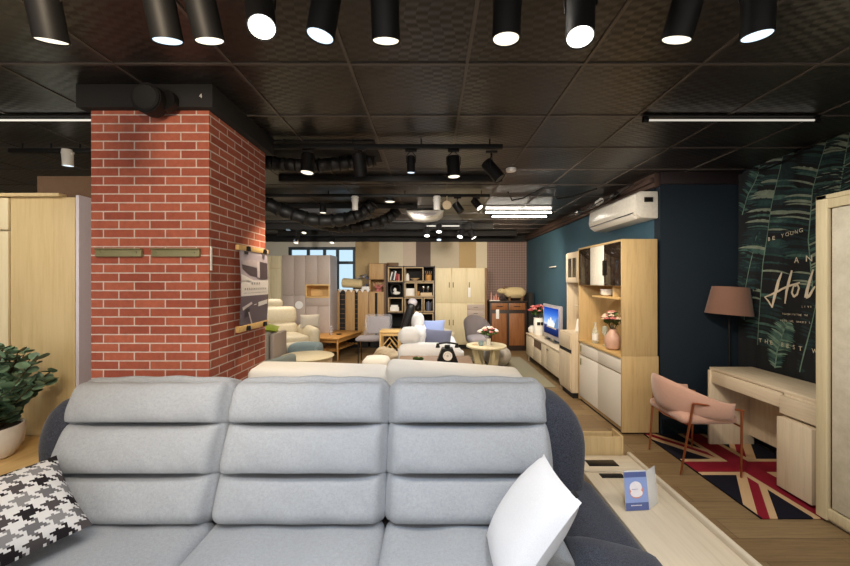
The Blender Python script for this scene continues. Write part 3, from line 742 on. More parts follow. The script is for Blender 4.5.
# ============================================================ LEAF TAPESTRY
tp = MB(); TX = 3.135; rn = random.Random(3)
def wv(y, z): return .007*math.sin(y*21+.6*z)+.004*math.sin(y*47+1.3)
def tpt(y, z, off=0): return Vector((TX-.005+wv(y, z)*.8-off, y, z))
tp.mi = 0; tp.grid(lambda a, c: tpt(1.3+2.50*a, .06+2.59*c), 110, 6)
def dist(px): return 3.12*FPX/(px-431)      # distance at which the tapestry is met
def TP(px, py): d = dist(px); return (d, 1.57-(py-281)/FPX*d)
def feather(mid, n, ln, ang, mats, wk=1.0, off=.004):
    pts = [Vector(TP(*p)) for p in mid]
    def at(t):
        f = t*(len(pts)-1); i = min(int(f), len(pts)-2); return pts[i].lerp(pts[i+1], f-i), (pts[i+1]-pts[i]).normalized()
    for k in range(n):
        for sd in (-1, 1):
            t = (k+.5)/n; p, d = at(t); env = math.sin(PI*(.08+.86*t))**.6; nrm = Vector((-d.y, d.x))*sd
            a = ang*(1-.3*t); dr = (nrm*math.cos(a)+d*math.sin(a)).normalized(); Lf = ln*env*rn.uniform(.8, 1.08); wd = wk*(pts[-1]-pts[0]).length/n*rn.uniform(.35, .85)
            tp.mi = rn.choice(mats); A, B = [], []; q = p.copy(); dd = dr.copy()
            for j in range(7):
                s_ = j/6; pw = wd*.5*(math.sin(PI*(.25+.75*s_))**.7+.02); nn = Vector((-dd.y, dd.x)); A.append(q+nn*pw); B.append(q-nn*pw)
                q = q + dd*Lf/6; dd = (dd + d*(-.07)).normalized()
            o_ = off+rn.uniform(0, .002)
            for j in range(6):
                try: tp.poly([tpt(v.x, v.y, o_) for v in (A[j], A[j+1], B[j+1], B[j])])
                except Exception: pass
    tp.mi = 6
    for k in range(24):
        p, d = at(k/24); q, d2 = at((k+1)/24); nn = Vector((-d.y, d.x))*.0048*(1-.5*k/24)
        tp.poly([tpt(v.x, v.y, off+.003) for v in (p+nn, q+nn, q-nn, p-nn)])
feather([(757,345),(763,262),(772,205),(783,150)], 62, .30, .12, [1,1,1,2,0,0,3,2,4], 1.5)
feather([(812,290),(808,240),(812,190),(826,140)], 52, .30, .35, [1,1,2,0,0,3,4], 1.5, .007)
feather([(742,215),(748,195),(758,172),(760,150)], 30, .12, .4, [1,2,0,3], 1.5)
feather([(744,320),(745,290),(750,262),(756,232)], 30, .14, .4, [1,2,0], 1.5, .0035)
feather([(775,368),(777,350),(782,335),(788,322)], 26, .14, .5, [3,3,2,6], 1.6, .010)
feather([(800,372),(808,335),(816,300),(822,280)], 30, .10, .3, [1,1,0,0], 1.3)
feather([(836,230),(840,190),(846,150),(850,130)], 44, .26, .5, [1,2,0,3,4], 1.5)
feather([(830,400),(840,340),(848,290),(856,240)], 40, .26, .5, [1,2,0], 1.5)
feather([(752,120),(770,128),(790,128),(812,118)], 30, .16, .5, [1,2,0,3], 1.5, .008)
OFF = .016
def stroke(pts, r):
    tp.mi = 5; P2 = [Vector(TP(755+x/5.66, 260+y/5.66)) for x, y in pts]; out = []
    for i in range(len(P2)-1):
        for k in range(4): out.append(P2[i].lerp(P2[i+1], k/4))
    out.append(P2[-1])
    for i in range(len(out)-1):
        a, c = out[i], out[i+1]; d = (c-a).normalized(); nn = Vector((-d.y, d.x)); rr = [r*(.35+.65*math.sin(PI*(.12+.76*j/(len(out)-1)))) for j in (i, i+1)]
        e = d*.002; tp.poly([tpt(v.x, v.y, OFF) for v in (a+nn*rr[0]-e, c+nn*rr[1]+e, c-nn*rr[1]+e, a-nn*rr[0]-e)])
stroke([(150,72),(132,120),(120,180),(102,268)], .012)
stroke([(100,262),(82,232),(60,210)], .008); stroke([(60,210),(100,195),(150,165),(210,142),(262,128)], .009)
stroke([(212,60),(196,120),(182,180),(172,245)], .012)
stroke([(246,132),(222,150),(212,185),(224,208),(246,195),(258,160),(248,135),(236,150)], .009)
stroke([(330,55),(312,110),(298,170),(292,212),(306,205),(326,170),(340,150)], .011)
def ttext(body, px, py, size, slope=0, sp=1.0):
    y, z = TP(px, py)
    for ch in body:
        if ch != ' ':
            me = textmesh(ch, size, 0); bb = bmesh.new(); bb.from_mesh(me); bpy.data.meshes.remove(me)
            for v in bb.verts: v.co = tpt(y - v.co.x, z + v.co.y, OFF)
            tp.mi = 5; tp._merge(bb)
        y -= size*(.82 if ch != ' ' else .55)*sp; z += slope*size
ttext('BE YOUNG', 769, 241, .048, .12, 1.12); ttext('AND', 795, 263, .072, .1, 1.6)
ttext('LIVE', 803, 307.5, .022, .05, 1.1); ttext('TOUGH IN THE WI', 782, 314.5, .022, .02, .95); ttext('IN BEING, NAKES L', 780, 321, .022, .02, .95)
ttext('THE BEST WISHES', 760, 342, .052, -.02, 1.35)
tm = [plain('tapestry_ground', rgb(14,17,20), .85), plain('print_deep_green', rgb(20,40,42), .85, var=.3), plain('print_green', rgb(32,60,58), .85, var=.3), plain('print_soft_green', rgb(60,88,80), .85, var=.3),
      plain('print_pale_streak', rgb(120,130,112), .85, var=.2), plain('print_cream', rgb(204,192,168), .85), plain('print_light_leaf', rgb(100,124,108), .85, var=.3)]
tpo = solo('leaf_tapestry', tp, tm, 'dark hanging cloth printed with banana leaves and cream lettering behind the desk', 'tapestry', recalc=False, smooth=False, loc=(TX, 2.9, 0))
b = MB(); b.tube([W(716,163,3.6), W(735,168,3.7), W(760,171,3.5), W(780,163,3.3), W(805,148,3.05), W(850,129,2.75)], .006, 6)
solo('cable', b, 'dark_metal', 'thin grey cable sagging along the top of the leaf tapestry', 'cable')

# ============================================================ AIR CONDITIONER, TEAL WALL
A = thing('air_conditioner', 'white split air conditioner mounted high on the teal wall', 'air conditioner', (2.2, 4.42, 2.35))
b = MB(); prof = [(2.348,2.215),(2.348,2.50),(2.16,2.50),(2.115,2.47),(2.10,2.33),(2.115,2.27),(2.17,2.225)]
b.prism(prof, 'y', 3.86, 4.99, .012); part('housing', b, 'white_gloss', A)
b = MB(); b.prism([(2.108,2.272),(2.165,2.226),(2.155,2.219),(2.098,2.262)], 'y', 3.92, 4.93, .002); part('louver', b, 'white', A)
b = MB(); b.box(2.102, 2.125, 3.90, 4.95, 2.276, 2.284, .001); part('air_slot', b, 'dark_metal', A)
b = MB(); b.box(2.20, 2.29, 3.853, 3.861, 2.385, 2.435, .001); part('rating_label', b, 'dark_metal', A, label='small dark label on the side')
b = MB(); b.box(2.29, 2.33, 5.18, 5.28, 2.28, 2.46, .004); solo('wall_thermostat', b, 'box_beige', 'small cream box on the teal wall just beyond the air conditioner', 'wall box')
b = MB(); b.box(2.318, 2.33, 6.95, 7.35, 1.83, 1.85, .002); solo('wall_strip', b, 'white', 'short white strip sticking on the teal wall above the television', 'strip')
for k, (y, z) in enumerate(((4.5, 2.60), (4.9, 2.61), (5.6, 2.60))):
    b = MB(); b.cyl((2.20, y-.07, z), (2.20, y+.05, z-.01), .035, .035, 14); b.cyl((2.24, y, z), (2.29, y, z), .012, seg=8)
    solo('security_camera', b, ['dark_metal', 'white', 'chrome'][k], ['dark stubby fitting on the rail above the near end of the air conditioner', 'white stubby fitting on the rail above the middle of the air conditioner', 'steel fitting on the rail beyond the air conditioner'][k], 'fitting')
b = MB(); b.tube([(2.14,3.95,2.60),(2.12,4.3,2.55),(2.14,4.7,2.58),(2.12,5.1,2.54),(2.12,5.7,2.57),(2.20,6.3,2.56)], .008, 6)
solo('cable', b, 'black', 'dark cable draped along the rail above the air conditioner', 'cable')

# ============================================================ OAK DISPLAY CABINET
K = thing('display_cabinet', 'tall yellow oak display cabinet with white drawers and dark glass doors under the air conditioner', 'cabinet', (2.14, 4.4, 0))
x0, x1, y0, y1 = 1.95, 2.325, 3.82, 4.95
b = MB(); b.box(x0, x1, y0, y0+.022, .02, .80, .001); b.box(x0, x1-.015, y0+.001, y0+.022, .802, 2.0, .001); b.box(x0, x1, y1-.022, y1, .02, 2.0, .001); b.box(x0, x1, y0+.02, y1-.02, 1.978, 2.0, .001); b.box(x1-.014, x1, y0+.02, y1-.02, .02, 1.99, 0)
b.box(x0+.02, x1-.014, y0+.02, y1-.02, .02, .74, 0); part('carcass', b, 'oak', K)
b = MB(); b.box(x0-.01, x1, y0+.022, y1-.022, .775, .80, .002); part('counter', b, 'oak_x', K)
b = MB(); b.box(x0+.01, x1-.02, 3.90, 4.56, 1.375, 1.395, .002); part('shelf', b, 'oak_x', K)
b = MB(); b.box(x0+.05, x1-.02, 4.10, 4.12, 1.395, 1.53, .001); part('divider', b, 'oak', K)
b = MB(); b.box(x0+.02, x1-.02, y0+.022, y1-.022, 1.515, 1.53, .001); part('cabinet_floor', b, 'oak_x', K)
for ya, yb, m in ((y0+.025, 4.21, 'smoke'), (4.215, 4.57, 'white_gloss'), (4.575, y1-.025, 'smoke')):
    b = MB(); b.box(x0-.004, x0+.012, ya, yb, 1.52, 1.975, .002); part('glass_door' if m == 'smoke' else 'door', b, m, K, label='smoked glass door' if m == 'smoke' else 'white door')
b = MB(); b.box(x0-.018, x0-.004, 4.185, 4.225, 1.63, 1.80, .006); part('handle', b, 'black', K)
for ya, yb in ((y0+.025, 4.38), (4.385, y1-.06)):
    b = MB(); b.box(x0, x0+.018, ya, yb, .62, .77, .002); part('drawer', b, 'white', K)
for ya, yb in ((y0+.025, 4.38), (4.385, y1-.03)):
    b = MB(); b.box(x0, x0+.018, ya, yb, .07, .605, .002); part('door', b, 'white', K)
for z in (.70, .53): b = MB(); b.box(x0-.014, x0, y1-.10, y1-.085, z-.045, z+.035, .003); part('handle', b, 'brass', K)
b = MB(); b.box(x0+.02, x1, y0+.03, y1-.03, 0, .022, 0); part('plinth', b, 'black_matte', K)
# things on it
G = thing('vase', 'blush ceramic vase on the oak counter of the display cabinet', 'vase', (2.04, 4.20, .80))
b = MB(); b.lathe([(.045,.002),(.070,.02),(.088,.09),(.080,.15),(.045,.20),(.036,.225),(.040,.235),(.032,.235),(.030,.20)], (2.04,4.20,.80)); part('body', b, 'pink_glaze', G)
def bouquet(name, c, r, h, mats, label, n=26, seed=1, group=None):
    rn = random.Random(seed); T_ = thing(name, label, 'flowers', c, group)
    st = MB(); fl = MB(); lv = MB(); c = Vector(c)
    for k in range(n):
        a = rn.uniform(0, 2*PI); q = math.sqrt(rn.random()); e = c+Vector((math.cos(a)*q*r, math.sin(a)*q*r, h*(.62+.38*(1-q*q))+rn.uniform(-.02,.02)*h*3))
        st.tube([c+Vector((0,0,-.04)), c.lerp(e, .5)+Vector((math.cos(a)*.01, math.sin(a)*.01, .01)), e], .002, 4)
        fl.mi = rn.randrange(len(mats)); s_ = r*rn.uniform(.16, .26)
        for j in range(7):
            aa = 2*PI*j/6; rr = 0 if j == 6 else s_*.6
            fl.ball(e+Vector((math.cos(aa)*rr, math.sin(aa)*rr, 0 if j < 6 else s_*.3)), s_*.5, 1, (1,1,.7), .12, rn)
        for j in range(2):
            p = c.lerp(e, rn.uniform(.4, .85)); az = rn.uniform(0, 2*PI); leaf(lv, p, Vector((math.cos(az), math.sin(az), .4)), r*.42, rn)
    part('stems', st, 'stem', T_); part('leaves', lv, 'leafdark', T_); part('blossoms', fl, mats, T_)
    return T_
bouquet('flower_bunch', (2.04,4.20,1.03), .135, .19, ['cream_fl', 'box_beige', 'cream_fl', 'pink_fl'], 'cream and pale pink dried flowers in the blush vase', 26, 2)
BT = thing('glass_bottle', 'clear bottle with a white label on the oak counter', 'bottle', (2.03, 4.62, .80))
b = MB(); b.lathe([(.034,.002),(.037,.01),(.037,.15),(.030,.175),(.013,.205),(.012,.25),(.015,.252),(.015,.26),(.010,.26)], (2.03,4.62,.80), 20); part('body', b, 'glass', BT)
b = MB(); b.lathe([(.0378,.04),(.0378,.12)], (2.03,4.62,.80), 20); part('paper_label', b, 'paper', BT, smooth=True)
for k, (x, y) in enumerate(((2.06, 4.43), (2.16, 4.46))):
    b = MB(); b.lathe([(.028,.002),(.028,.004),(.004,.008),(.004,.11),(.028,.14),(.032,.19),(.026,.235),(.024,.235),(.030,.19),(.026,.145),(.002,.12)], (x,y,.80), 18)
    solo('stem_glass', b, 'glass', ['clear stem glass beside the bottle on the oak counter, the nearer one', 'clear stem glass beside the bottle on the oak counter, the one behind'][k], 'glass', 'stem glasses in the cabinet')
for k in range(4):
    b = MB(); z = 1.397+.016*k; b.lathe([(.04,0),(.072,.012),(.082,.030),(.079,.030),(.068,.014),(0,.006)], (2.07,4.38,z), 26)
    solo('bowl', b, 'white', ['white bowl at the bottom of the stack on the cabinet shelf', 'second bowl from the bottom of the stack on the cabinet shelf', 'third bowl from the bottom of the stack on the cabinet shelf', 'white bowl on top of the stack on the cabinet shelf'][k], 'bowl', 'stacked white bowls')
b = MB(); b.lathe([(.026,.001),(.032,.02),(.033,.07),(.030,.07),(.028,.01),(0,.008)], (2.05,4.10,1.531), 20); b.tube([(2.05,4.132,1.59),(2.05,4.155,1.58),(2.05,4.15,1.556),(2.05,4.13,1.55)], .004, 6)
solo('mug', b, 'white', 'small white mug behind the smoked glass door of the cabinet', 'mug')

# ============================================================ NARROW GLASS CABINET
N = thing('narrow_cabinet', 'narrow white ash cabinet with a glazed top door between oak cabinet and television', 'cabinet', (2.1, 5.2, 0))
b = MB(); b.box(1.87, 2.32, 4.97, 5.43, .08, .865, .003); part('base', b, 'ash_z', N)
for ya, z0, z1 in ((0, .12, .60), (0, .65, .845)): b = MB(); b.box(1.855, 1.87, 4.985, 5.415, z0, z1, .002); part('door' if z0 < .5 else 'drawer', b, 'ash_z', N)
b = MB(); b.box(1.862, 1.872, 4.98, 5.42, .60, .65, 0); part('shadow_gap', b, 'black_matte', N); b = MB(); b.box(1.90, 2.3, 5.0, 5.4, 0, .08, 0); part('plinth', b, 'black_matte', N)  # black strip paints in the shade between door and drawer
b = MB()
for y in (4.97, 5.41): b.box(1.97, 2.32, y, y+.02, .865, 1.97, .002)
b.box(1.97, 2.32, 4.97, 5.43, 1.95, 1.97, .002); b.box(2.30, 2.32, 4.99, 5.41, .865, 1.95, 0); part('upper_frame', b, 'ash_z', N)
b = MB(); b.box(1.98, 2.30, 4.99, 5.41, 1.54, 1.56, .002); part('shelf', b, 'ash', N)
b = MB(); b.box(1.98, 2.30, 4.99, 5.2, 1.22, 1.235, .002); part('shelf', b, 'ash', N)
b = MB(); b.box(1.955, 1.97, 4.98, 5.05, 1.55, 1.955, .001); b.box(1.955, 1.97, 5.35, 5.42, 1.55, 1.955, .001); b.box(1.955, 1.97, 5.05, 5.35, 1.55, 1.62, .001); b.box(1.955, 1.97, 5.05, 5.35, 1.885, 1.955, .001)
b.box(1.957, 1.968, 5.19, 5.21, 1.62, 1.885, .001); dr = part('door', b, 'ash_z', N)
b = MB(); b.box(1.960, 1.964, 5.05, 5.35, 1.62, 1.885, 0); part('glass_pane', b, 'smoke', dr)
b = MB(); b.box(-.08,.08,-.006,.006,0,.18,.002, mat=Matrix.Translation((2.05,5.12,.87)) @ Euler((math.radians(-18),0,math.radians(-50))).to_matrix().to_4x4()); solo('picture_card', b, 'paper', 'white card leaning on the narrow cabinet top', 'card', loc=(2.05,5.12,.87))

# ============================================================ TELEVISION AND STAND
V = thing('tv_stand', 'long low white ash television stand on short legs along the teal wall', 'tv stand', (2.1, 6.5, 0))
b = MB(); b.box(1.90, 2.31, 5.50, 7.42, .12, .52, .003); part('body', b, 'ash', V)
b = MB(); b.box(1.885, 2.31, 5.48, 7.44, .52, .545, .003); part('top', b, 'ash', V)
for ya, yb, z0, z1 in ((5.52, 6.12, .14, .505), (6.14, 6.40, .14, .505), (6.42, 6.90, .14, .36), (6.92, 7.40, .14, .505)):
    b = MB(); b.box(1.886, 1.90, ya, yb, z0, z1, .002); part('drawer', b, 'ash', V)
b = MB(); b.box(1.893, 1.901, 6.44, 6.88, .375, .50, 0); part('niche', b, 'cardboard', V, label='brown sheet painted as the shaded inside of a niche')  # flat brown sheet, its colour stands for the shade inside an open niche
b = MB(); b.box(1.874, 1.886, 6.0, 6.1, .455, .462, .002); part('handle', b, 'dark_metal', V)
for x in (1.93, 2.27):
    for y in (5.55, 7.37): b = MB(); b.cyl((x,y,0), (x,y,.12), .012, .018, 12); part('leg', b, 'ash_z', V)
T = thing('television', 'silver-framed television on the low stand showing a white shell-roofed building under blue sky', 'television', (2.06, 6.30, .545))
b = MB(); b.box(2.03, 2.075, 5.88, 6.78, .60, 1.165, .008); part('frame', b, plain('silver_plastic', rgb(176,170,176), .35), T)
def m_screen():
    t = NT('screen_picture', .3); tc = t.n('ShaderNodeTexCoord'); sp = t.n('ShaderNodeSeparateXYZ'); t.l(tc.outputs['Generated'], sp.inputs[0])
    ns = t.noise(t.coord((1,3,9), 'Generated'), 3, 4)
    c = t.ramp(t.math('ADD', sp.outputs[2], t.math('MULTIPLY', t.math('SUBTRACT', ns, .5), .12)), [(.0, rgb(20,26,60)), (.30, rgb(34,52,110)), (.36, rgb(196,200,210)), (.46, rgb(140,176,226)), (.75, rgb(60,110,200)), (1, rgb(24,60,160))])
    e = t.n('ShaderNodeEmission'); t.l(c, e.inputs[0]); e.inputs[1].default_value = .9; t.t.links.new(e.outputs[0], t.t.nodes['Material Output'].inputs[0]); return t.m
b = MB(); b.box(2.026, 2.031, 5.955, 6.705, .665, 1.115, .0); sco = part('screen', b, m_screen(), T, smooth=False)
b = MB()
for k, (yc, r_, h_) in enumerate(((6.22,.075,.12),(6.33,.09,.16),(6.44,.07,.12),(6.13,.05,.08))):
    pts = [(2.0255, yc+r_*math.cos(a*PI/10), .80+h_*math.sin(a*PI/10)**1.4 if 0 < a < 10 else .80) for a in range(11)]
    b.poly(pts)
b.mi = 1; b.poly([(2.0253, 6.05, .775), (2.0253, 6.55, .775), (2.0253, 6.55, .80), (2.0253, 6.05, .80)])
b.mi = 2; b.poly([(2.0254, 5.955, .95), (2.0254, 6.02, .97), (2.0254, 6.10, .90), (2.0254, 6.16, .80), (2.0254, 5.955, .80)])
part('screen_building', b, [emit('pixels_white', (.75,.74,.7), .9), emit('pixels_tan', (.4,.3,.22), .9), emit('pixels_bluegrey', (.12,.2,.36), .9)], sco, smooth=False, recalc=False)
b = MB(); b.box(2.0, 2.14, 6.05, 6.60, .545, .565, .005); b.box(2.045, 2.065, 6.22, 6.42, .56, .61, .003); part('foot', b, 'chrome', T)
G = thing('vase', 'white vase with a dark square motif at the far end of the television stand', 'vase', (2.05, 7.10, .545))
b = MB(); b.lathe([(.085,.002),(.095,.02),(.100,.15),(.098,.33),(.088,.33),(.085,.05),(0,.04)], (2.05,7.10,.545), 24); part('body', b, 'white', G)
b = MB(); b.box(1.985, 2.045, 6.995, 7.004, .74, .80, .001); b.box(2.055, 2.10, 6.995, 7.006, .74, .80, .001); part('motif', b, 'dark_metal', G)
bouquet('flower_bunch', (2.05,7.10,.86), .20, .24, ['pink_fl', 'red_fl', 'red_fl', 'pink_fl'], 'bunch of pink and dusky red flowers in the white vase by the television', 34, 4)
b = MB(); b.lathe([(.05,.002),(.085,.05),(.085,.10),(.04,.15),(.0,.155)], (1.99,7.33,.545), 20); solo('jar', b, 'white', 'small rounded white jar at the far corner of the television stand', 'jar')
b = MB(); b.box(.55, 1.84, 5.5, 7.7, .001, .010, .003); solo('carpet', b, 'rug_sage', 'sage green carpet on the floor in front of the television stand', 'rug', loc=(1.2,6.6,0))

# ============================================================ BACK WALL FURNITURE
def B(px, d): return (px-431)/FPX*d
YF = 8.60
K = thing('sideboard', 'dark framed walnut sideboard with two drawers and two doors against the mauve wall', 'sideboard', (1.72, 8.6, 0))
b = MB(); b.box(1.33, 2.16, 8.42, 8.90, .0, 1.09, .004); part('frame', b, 'walnut_dark', K)
b = MB(); b.box(1.31, 2.18, 8.40, 8.92, 1.09, 1.12, .004); part('top', b, 'walnut_dark', K)
for xa, xb in ((1.36, 1.72), (1.75, 2.12)):
    b = MB(); b.box(xa, xb, 8.405, 8.42, .92, 1.07, .003); d_ = part('drawer', b, 'walnut', K)
    b = MB(); b.box((xa+xb)/2-.07, (xa+xb)/2+.07, 8.39, 8.405, .99, 1.005, .002); part('handle', b, 'black', d_)
for xa, xb in ((1.37, 1.70), (1.76, 2.10)):
    b = MB(); b.box(xa, xb, 8.405, 8.42, .12, .84, .003); part('door', b, 'walnut', K)
b = MB(); b.box(1.46, 1.53, 8.395, 8.402, .72, .93, .001); solo('price_tag', b, 'paper', 'white price tag hanging on the walnut sideboard', 'tag')
SH = thing('sheep_stool', 'woolly cream sheep-shaped stool standing on the sideboard', 'stool', (1.85, 8.62, 1.12))
b = MB(); b.rbox(.46, .24, .22, .10, (16,10,10), bulge=(.02,.01,.02), mat=Matrix.Translation((1.93, 8.62, 1.30))); part('body', b, 'wool', SH)
b = MB(); b.ball((1.63, 8.60, 1.34), .085, 3, (1.35,.8,.75)); b.cyl((1.68,8.60,1.34), (1.78,8.61,1.32), .07, .085, 16); part('head', b, 'wool', SH)
b = MB()
for s_ in (-1, 1): b.tube([(1.665,8.60+.03*s_,1.395),(1.70,8.60+.05*s_,1.44),(1.745,8.60+.07*s_,1.425)], [.020,.016,.008], 8)
part('ears', b, 'shoe_dark', SH)
b = MB(); b.ball((1.58,8.53,1.36), .009, 1); part('eye', b, 'black', SH)
for x in (1.80, 2.08):
    for y in (8.55, 8.69): b = MB(); b.cyl((x,y,1.12), (x,y,1.22), .018, .028, 12); part('leg', b, 'shoe_dark', SH)
b = MB(); b.box(1.33, 1.56, 8.45, 8.56, 1.12, 1.135, .003); solo('tray', b, 'white', 'thin white tray under the pink candles on the sideboard', 'tray')
for k, (x, h) in enumerate(((1.37,.17),(1.43,.09),(1.48,.13),(1.53,.06))):
    b = MB(); b.cyl((x,8.50,1.136), (x,8.50,1.136+h), .016, .014, 14); b.cyl((x,8.50,1.136+h), (x,8.50,1.136+h+.02), .005, .003, 6)
    solo('candle', b, 'pinkish', ['tallest pink candle, at the left end of the white tray', 'short pink candle second from the left on the white tray', 'medium pink candle second from the right on the white tray', 'shortest pink candle, at the right end of the white tray'][k], 'candle', 'pink candles on the sideboard')
b = MB(); b.box(2.185, 2.30, 8.35, 8.75, .001, 1.30, .006); solo('side_block', b, 'black_matte', 'narrow black upright block in the corner right of the walnut sideboard', 'cabinet')  # plain black block filling the corner beside the sideboard
CWd = thing('cream_wardrobe', 'cream wood wardrobe with three upper doors and grey drawers against the striped wall', 'wardrobe', (.66, 8.8, 0))
b = MB(); b.box(.095, 1.24, 8.62, 9.14, .10, 1.87, .003); part('body', b, 'cream', CWd)
b = MB(); b.box(1.24, 1.30, 8.64, 9.14, .0, 1.87, .003); part('side_panel', b, 'shoe_dark', CWd, label='brown side panel')
b = MB(); b.box(.11, 1.23, 8.66, 9.1, 0, .10, 0); part('plinth', b, 'black_matte', CWd)
xs = [.10, .465, .83, 1.235]
for k in range(3):
    b = MB(); b.box(xs[k]+.004, xs[k+1]-.004, 8.602, 8.62, 1.07, 1.86, .003); d_ = part('door', b, 'cream', CWd)
    hx = [xs[1]-.045, xs[1]+.045, xs[2]+.05][k]; b = MB(); b.box(hx-.008, hx+.008, 8.59, 8.602, 1.42, 1.54, .002); part('handle', b, 'dark_metal', d_)
for k in range(2):
    b = MB(); b.box(xs[k]+.004, xs[k+1]-.004, 8.602, 8.62, .12, 1.05, .003); d_ = part('door', b, 'cream', CWd)
    hx = [xs[1]-.045, xs[1]+.045][k]; b = MB(); b.box(hx-.008, hx+.008, 8.59, 8.602, .55, .68, .002); part('handle', b, 'dark_metal', d_)
for k in range(3):
    b = MB(); b.box(xs[2]+.004, xs[3]-.004, 8.60, 8.62, .90-.14*k, 1.03-.14*k, .003); d_ = part('drawer', b, 'taupe', CWd)
    b = MB(); b.box(.98, 1.08, 8.588, 8.60, .962-.14*k, .97-.14*k, .002); part('handle', b, 'dark_metal', d_)
b = MB(); b.box(xs[2]+.004, xs[3]-.004, 8.602, 8.62, .12, .61, .003); part('door', b, 'cream', CWd)
b = MB(); b.box(.845, .91, 8.585, 8.59, 1.20, 1.42, .001); solo('price_tag', b, 'paper', 'long white price tag hanging on the right door of the cream wardrobe', 'tag')
# bookshelf
BK = thing('bookcase', 'dark open bookcase with pale oak cube frames full of ornaments', 'bookcase', (-.46, 8.8, 0))
bx0, bx1 = B(386.4, YF), B(435, YF)
b = MB(); b.box(bx0, bx1, 9.02, 9.06, .02, 1.92, 0); part('back_panel', b, 'black_matte', BK)
b = MB()
for x in (bx0, bx1-.03, B(403.5, YF)-.015): b.box(x, x+.03, YF, 9.02, .0, 1.92, .002)
for z in (1.90, 1.535, 1.185, .83, .47, .08): b.box(bx0, bx1, YF+.01, 9.02, z-.012, z+.012, .001)
part('shell', b, 'walnut_dark', BK)
zr = [1.90, 1.55, 1.20, .845, .485, .12]
cubes = [(388,403,0,1), (404.5,423.5,0,1), (416,434,1,1), (388,403,2,1), (404.5,422.5,2,1), (423.5,434,2,1), (416,433.5,3,1), (404.5,415.5,1,1), (424,434,0,0)]
for a, c, r, full in cubes:
    xa, xb = B(a, YF), B(c, YF); zt, zb = zr[r]-.012, zr[r+1]+.005; t = .022; b = MB()
    b.box(xa, xb, YF-.015, 9.0, zb, zb+t, .002)
    if full: b.box(xa, xb, YF-.015, 9.0, zt-t, zt, .002); b.box(xa, xa+t, YF-.015, 9.0, zb+t, zt-t, .002); b.box(xb-t, xb, YF-.015, 9.0, zb+t, zt-t, .002)
    part('cube_frame', b, 'shelf_edge', BK)
def shelf_z(r): return zr[r+1]+.028
# ornaments in the bookcase
def B3(px): return B(px, 8.72)
rn = random.Random(9)
for k, (px, wpx, h, m, lab, rot) in enumerate((
    (390.4, 1.1, .20, 'paper', 'white book leaning in the top left cube of the bookcase', .25), (392.2, 1.1, .23, 'navy_bk', 'dark blue book leaning in the top left cube of the bookcase', .25), (394.1, 1.1, .21, 'paper', 'grey-white book leaning beside the red one in the top left cube', .2),
    (397.0, 1.5, .17, 'red', 'crimson book standing in the top left cube of the bookcase', 0), (399.0, 1.5, .15, 'pink_fl', 'rose coloured book at the right of the top left cube', 0))):
    b = MB(); x = B3(px); wd = wpx/FPX*8.72; b.box(-wd/2, wd/2, -.08, .08, 0, h, .003, mat=Matrix.Translation((x, 8.74, shelf_z(0)+(.012 if rot else 0))) @ Matrix.Rotation(rot, 4, 'Y')); solo('book', b, m, lab, 'book', 'books in the top left cube', loc=(x,8.74,shelf_z(0)))
b = MB(); b.lathe([(.035,0),(.045,.02),(.04,.13),(.02,.16),(.022,.17),(0,.17)], (B3(407.5),8.74,shelf_z(0)), 18); solo('vase', b, 'paper', 'small white vase in the top middle cube of the bookcase', 'vase')
b = MB(); b.lathe([(.03,0),(.10,.04),(.11,.06),(.10,.06),(0,.02)], (B3(415),8.74,shelf_z(0)), 20); solo('bowl', b, 'shelf_edge', 'shallow wooden bowl in the top middle cube of the bookcase', 'bowl')
b = MB(); b.lathe([(.06,0),(.075,.03),(.075,.13),(.068,.13),(.068,.02),(0,.02)], (B3(428.5),8.74,shelf_z(0)+.0), 20)
for k in range(4): b.tube([(B3(428.5)+.02*(k-1.5),8.74,shelf_z(0)+.05),(B3(428.5)+.045*(k-1.5),8.74,shelf_z(0)+.22)], .006, 6)
solo('wooden_pot', b, 'teak_z', 'tan pot holding sticks at the top right of the bookcase', 'pot')
cyr = 8.74
O = thing('ring_ornament', 'round dark ring sculpture with a white figure in the left column, second row', 'ornament', (B3(395.5),8.74,shelf_z(1)))
b = MB(); cz = shelf_z(1)+.15; b.tube([(B3(395.5)+.115*math.cos(a*PI/12), 8.74, cz+.125*math.sin(a*PI/12)) for a in range(24)], .022, 8, True); part('ring', b, 'dark_metal', O)
b = MB(); b.ball((B3(396.5),8.72,cz-.09), .06, 2, (1.5,.8,.7), .08); b.ball((B3(395),8.72,cz-.02), .04, 2, (1,.8,1.3)); part('figure', b, 'white', O)
b = MB(); b.box(B3(406), B3(414.5), 8.66, 8.84, shelf_z(1), shelf_z(1)+.17, .006); solo('storage_box', b, 'paper', 'white lidded box in the middle of the second row of the bookcase', 'box')
b = MB(); b.box(B3(420.5), B3(432), 8.66, 8.84, shelf_z(1), shelf_z(1)+.07, .006); solo('storage_box', b, 'box_beige', 'flat cream box under the small goblets in the bookcase', 'box')
for k, px in enumerate((423.5, 428)):
    b = MB(); z = shelf_z(1)+.071; b.lathe([(.025,0),(.006,.01),(.006,.06),(.030,.09),(.034,.13),(.028,.15),(.0,.12)], (B3(px),8.75,z), 16)
    solo('goblet', b, 'chrome', ['left one of two dark goblets on the flat cream box', 'right one of two dark goblets on the flat cream box'][k], 'goblet', 'goblets in the bookcase')
b = MB(); b.box(B3(417.5), B3(419.5), 8.68, 8.82, shelf_z(1), shelf_z(1)+.10, .004); solo('storage_box', b, 'teak_z', 'small upright tan box left of the flat cream box in the bookcase', 'box')
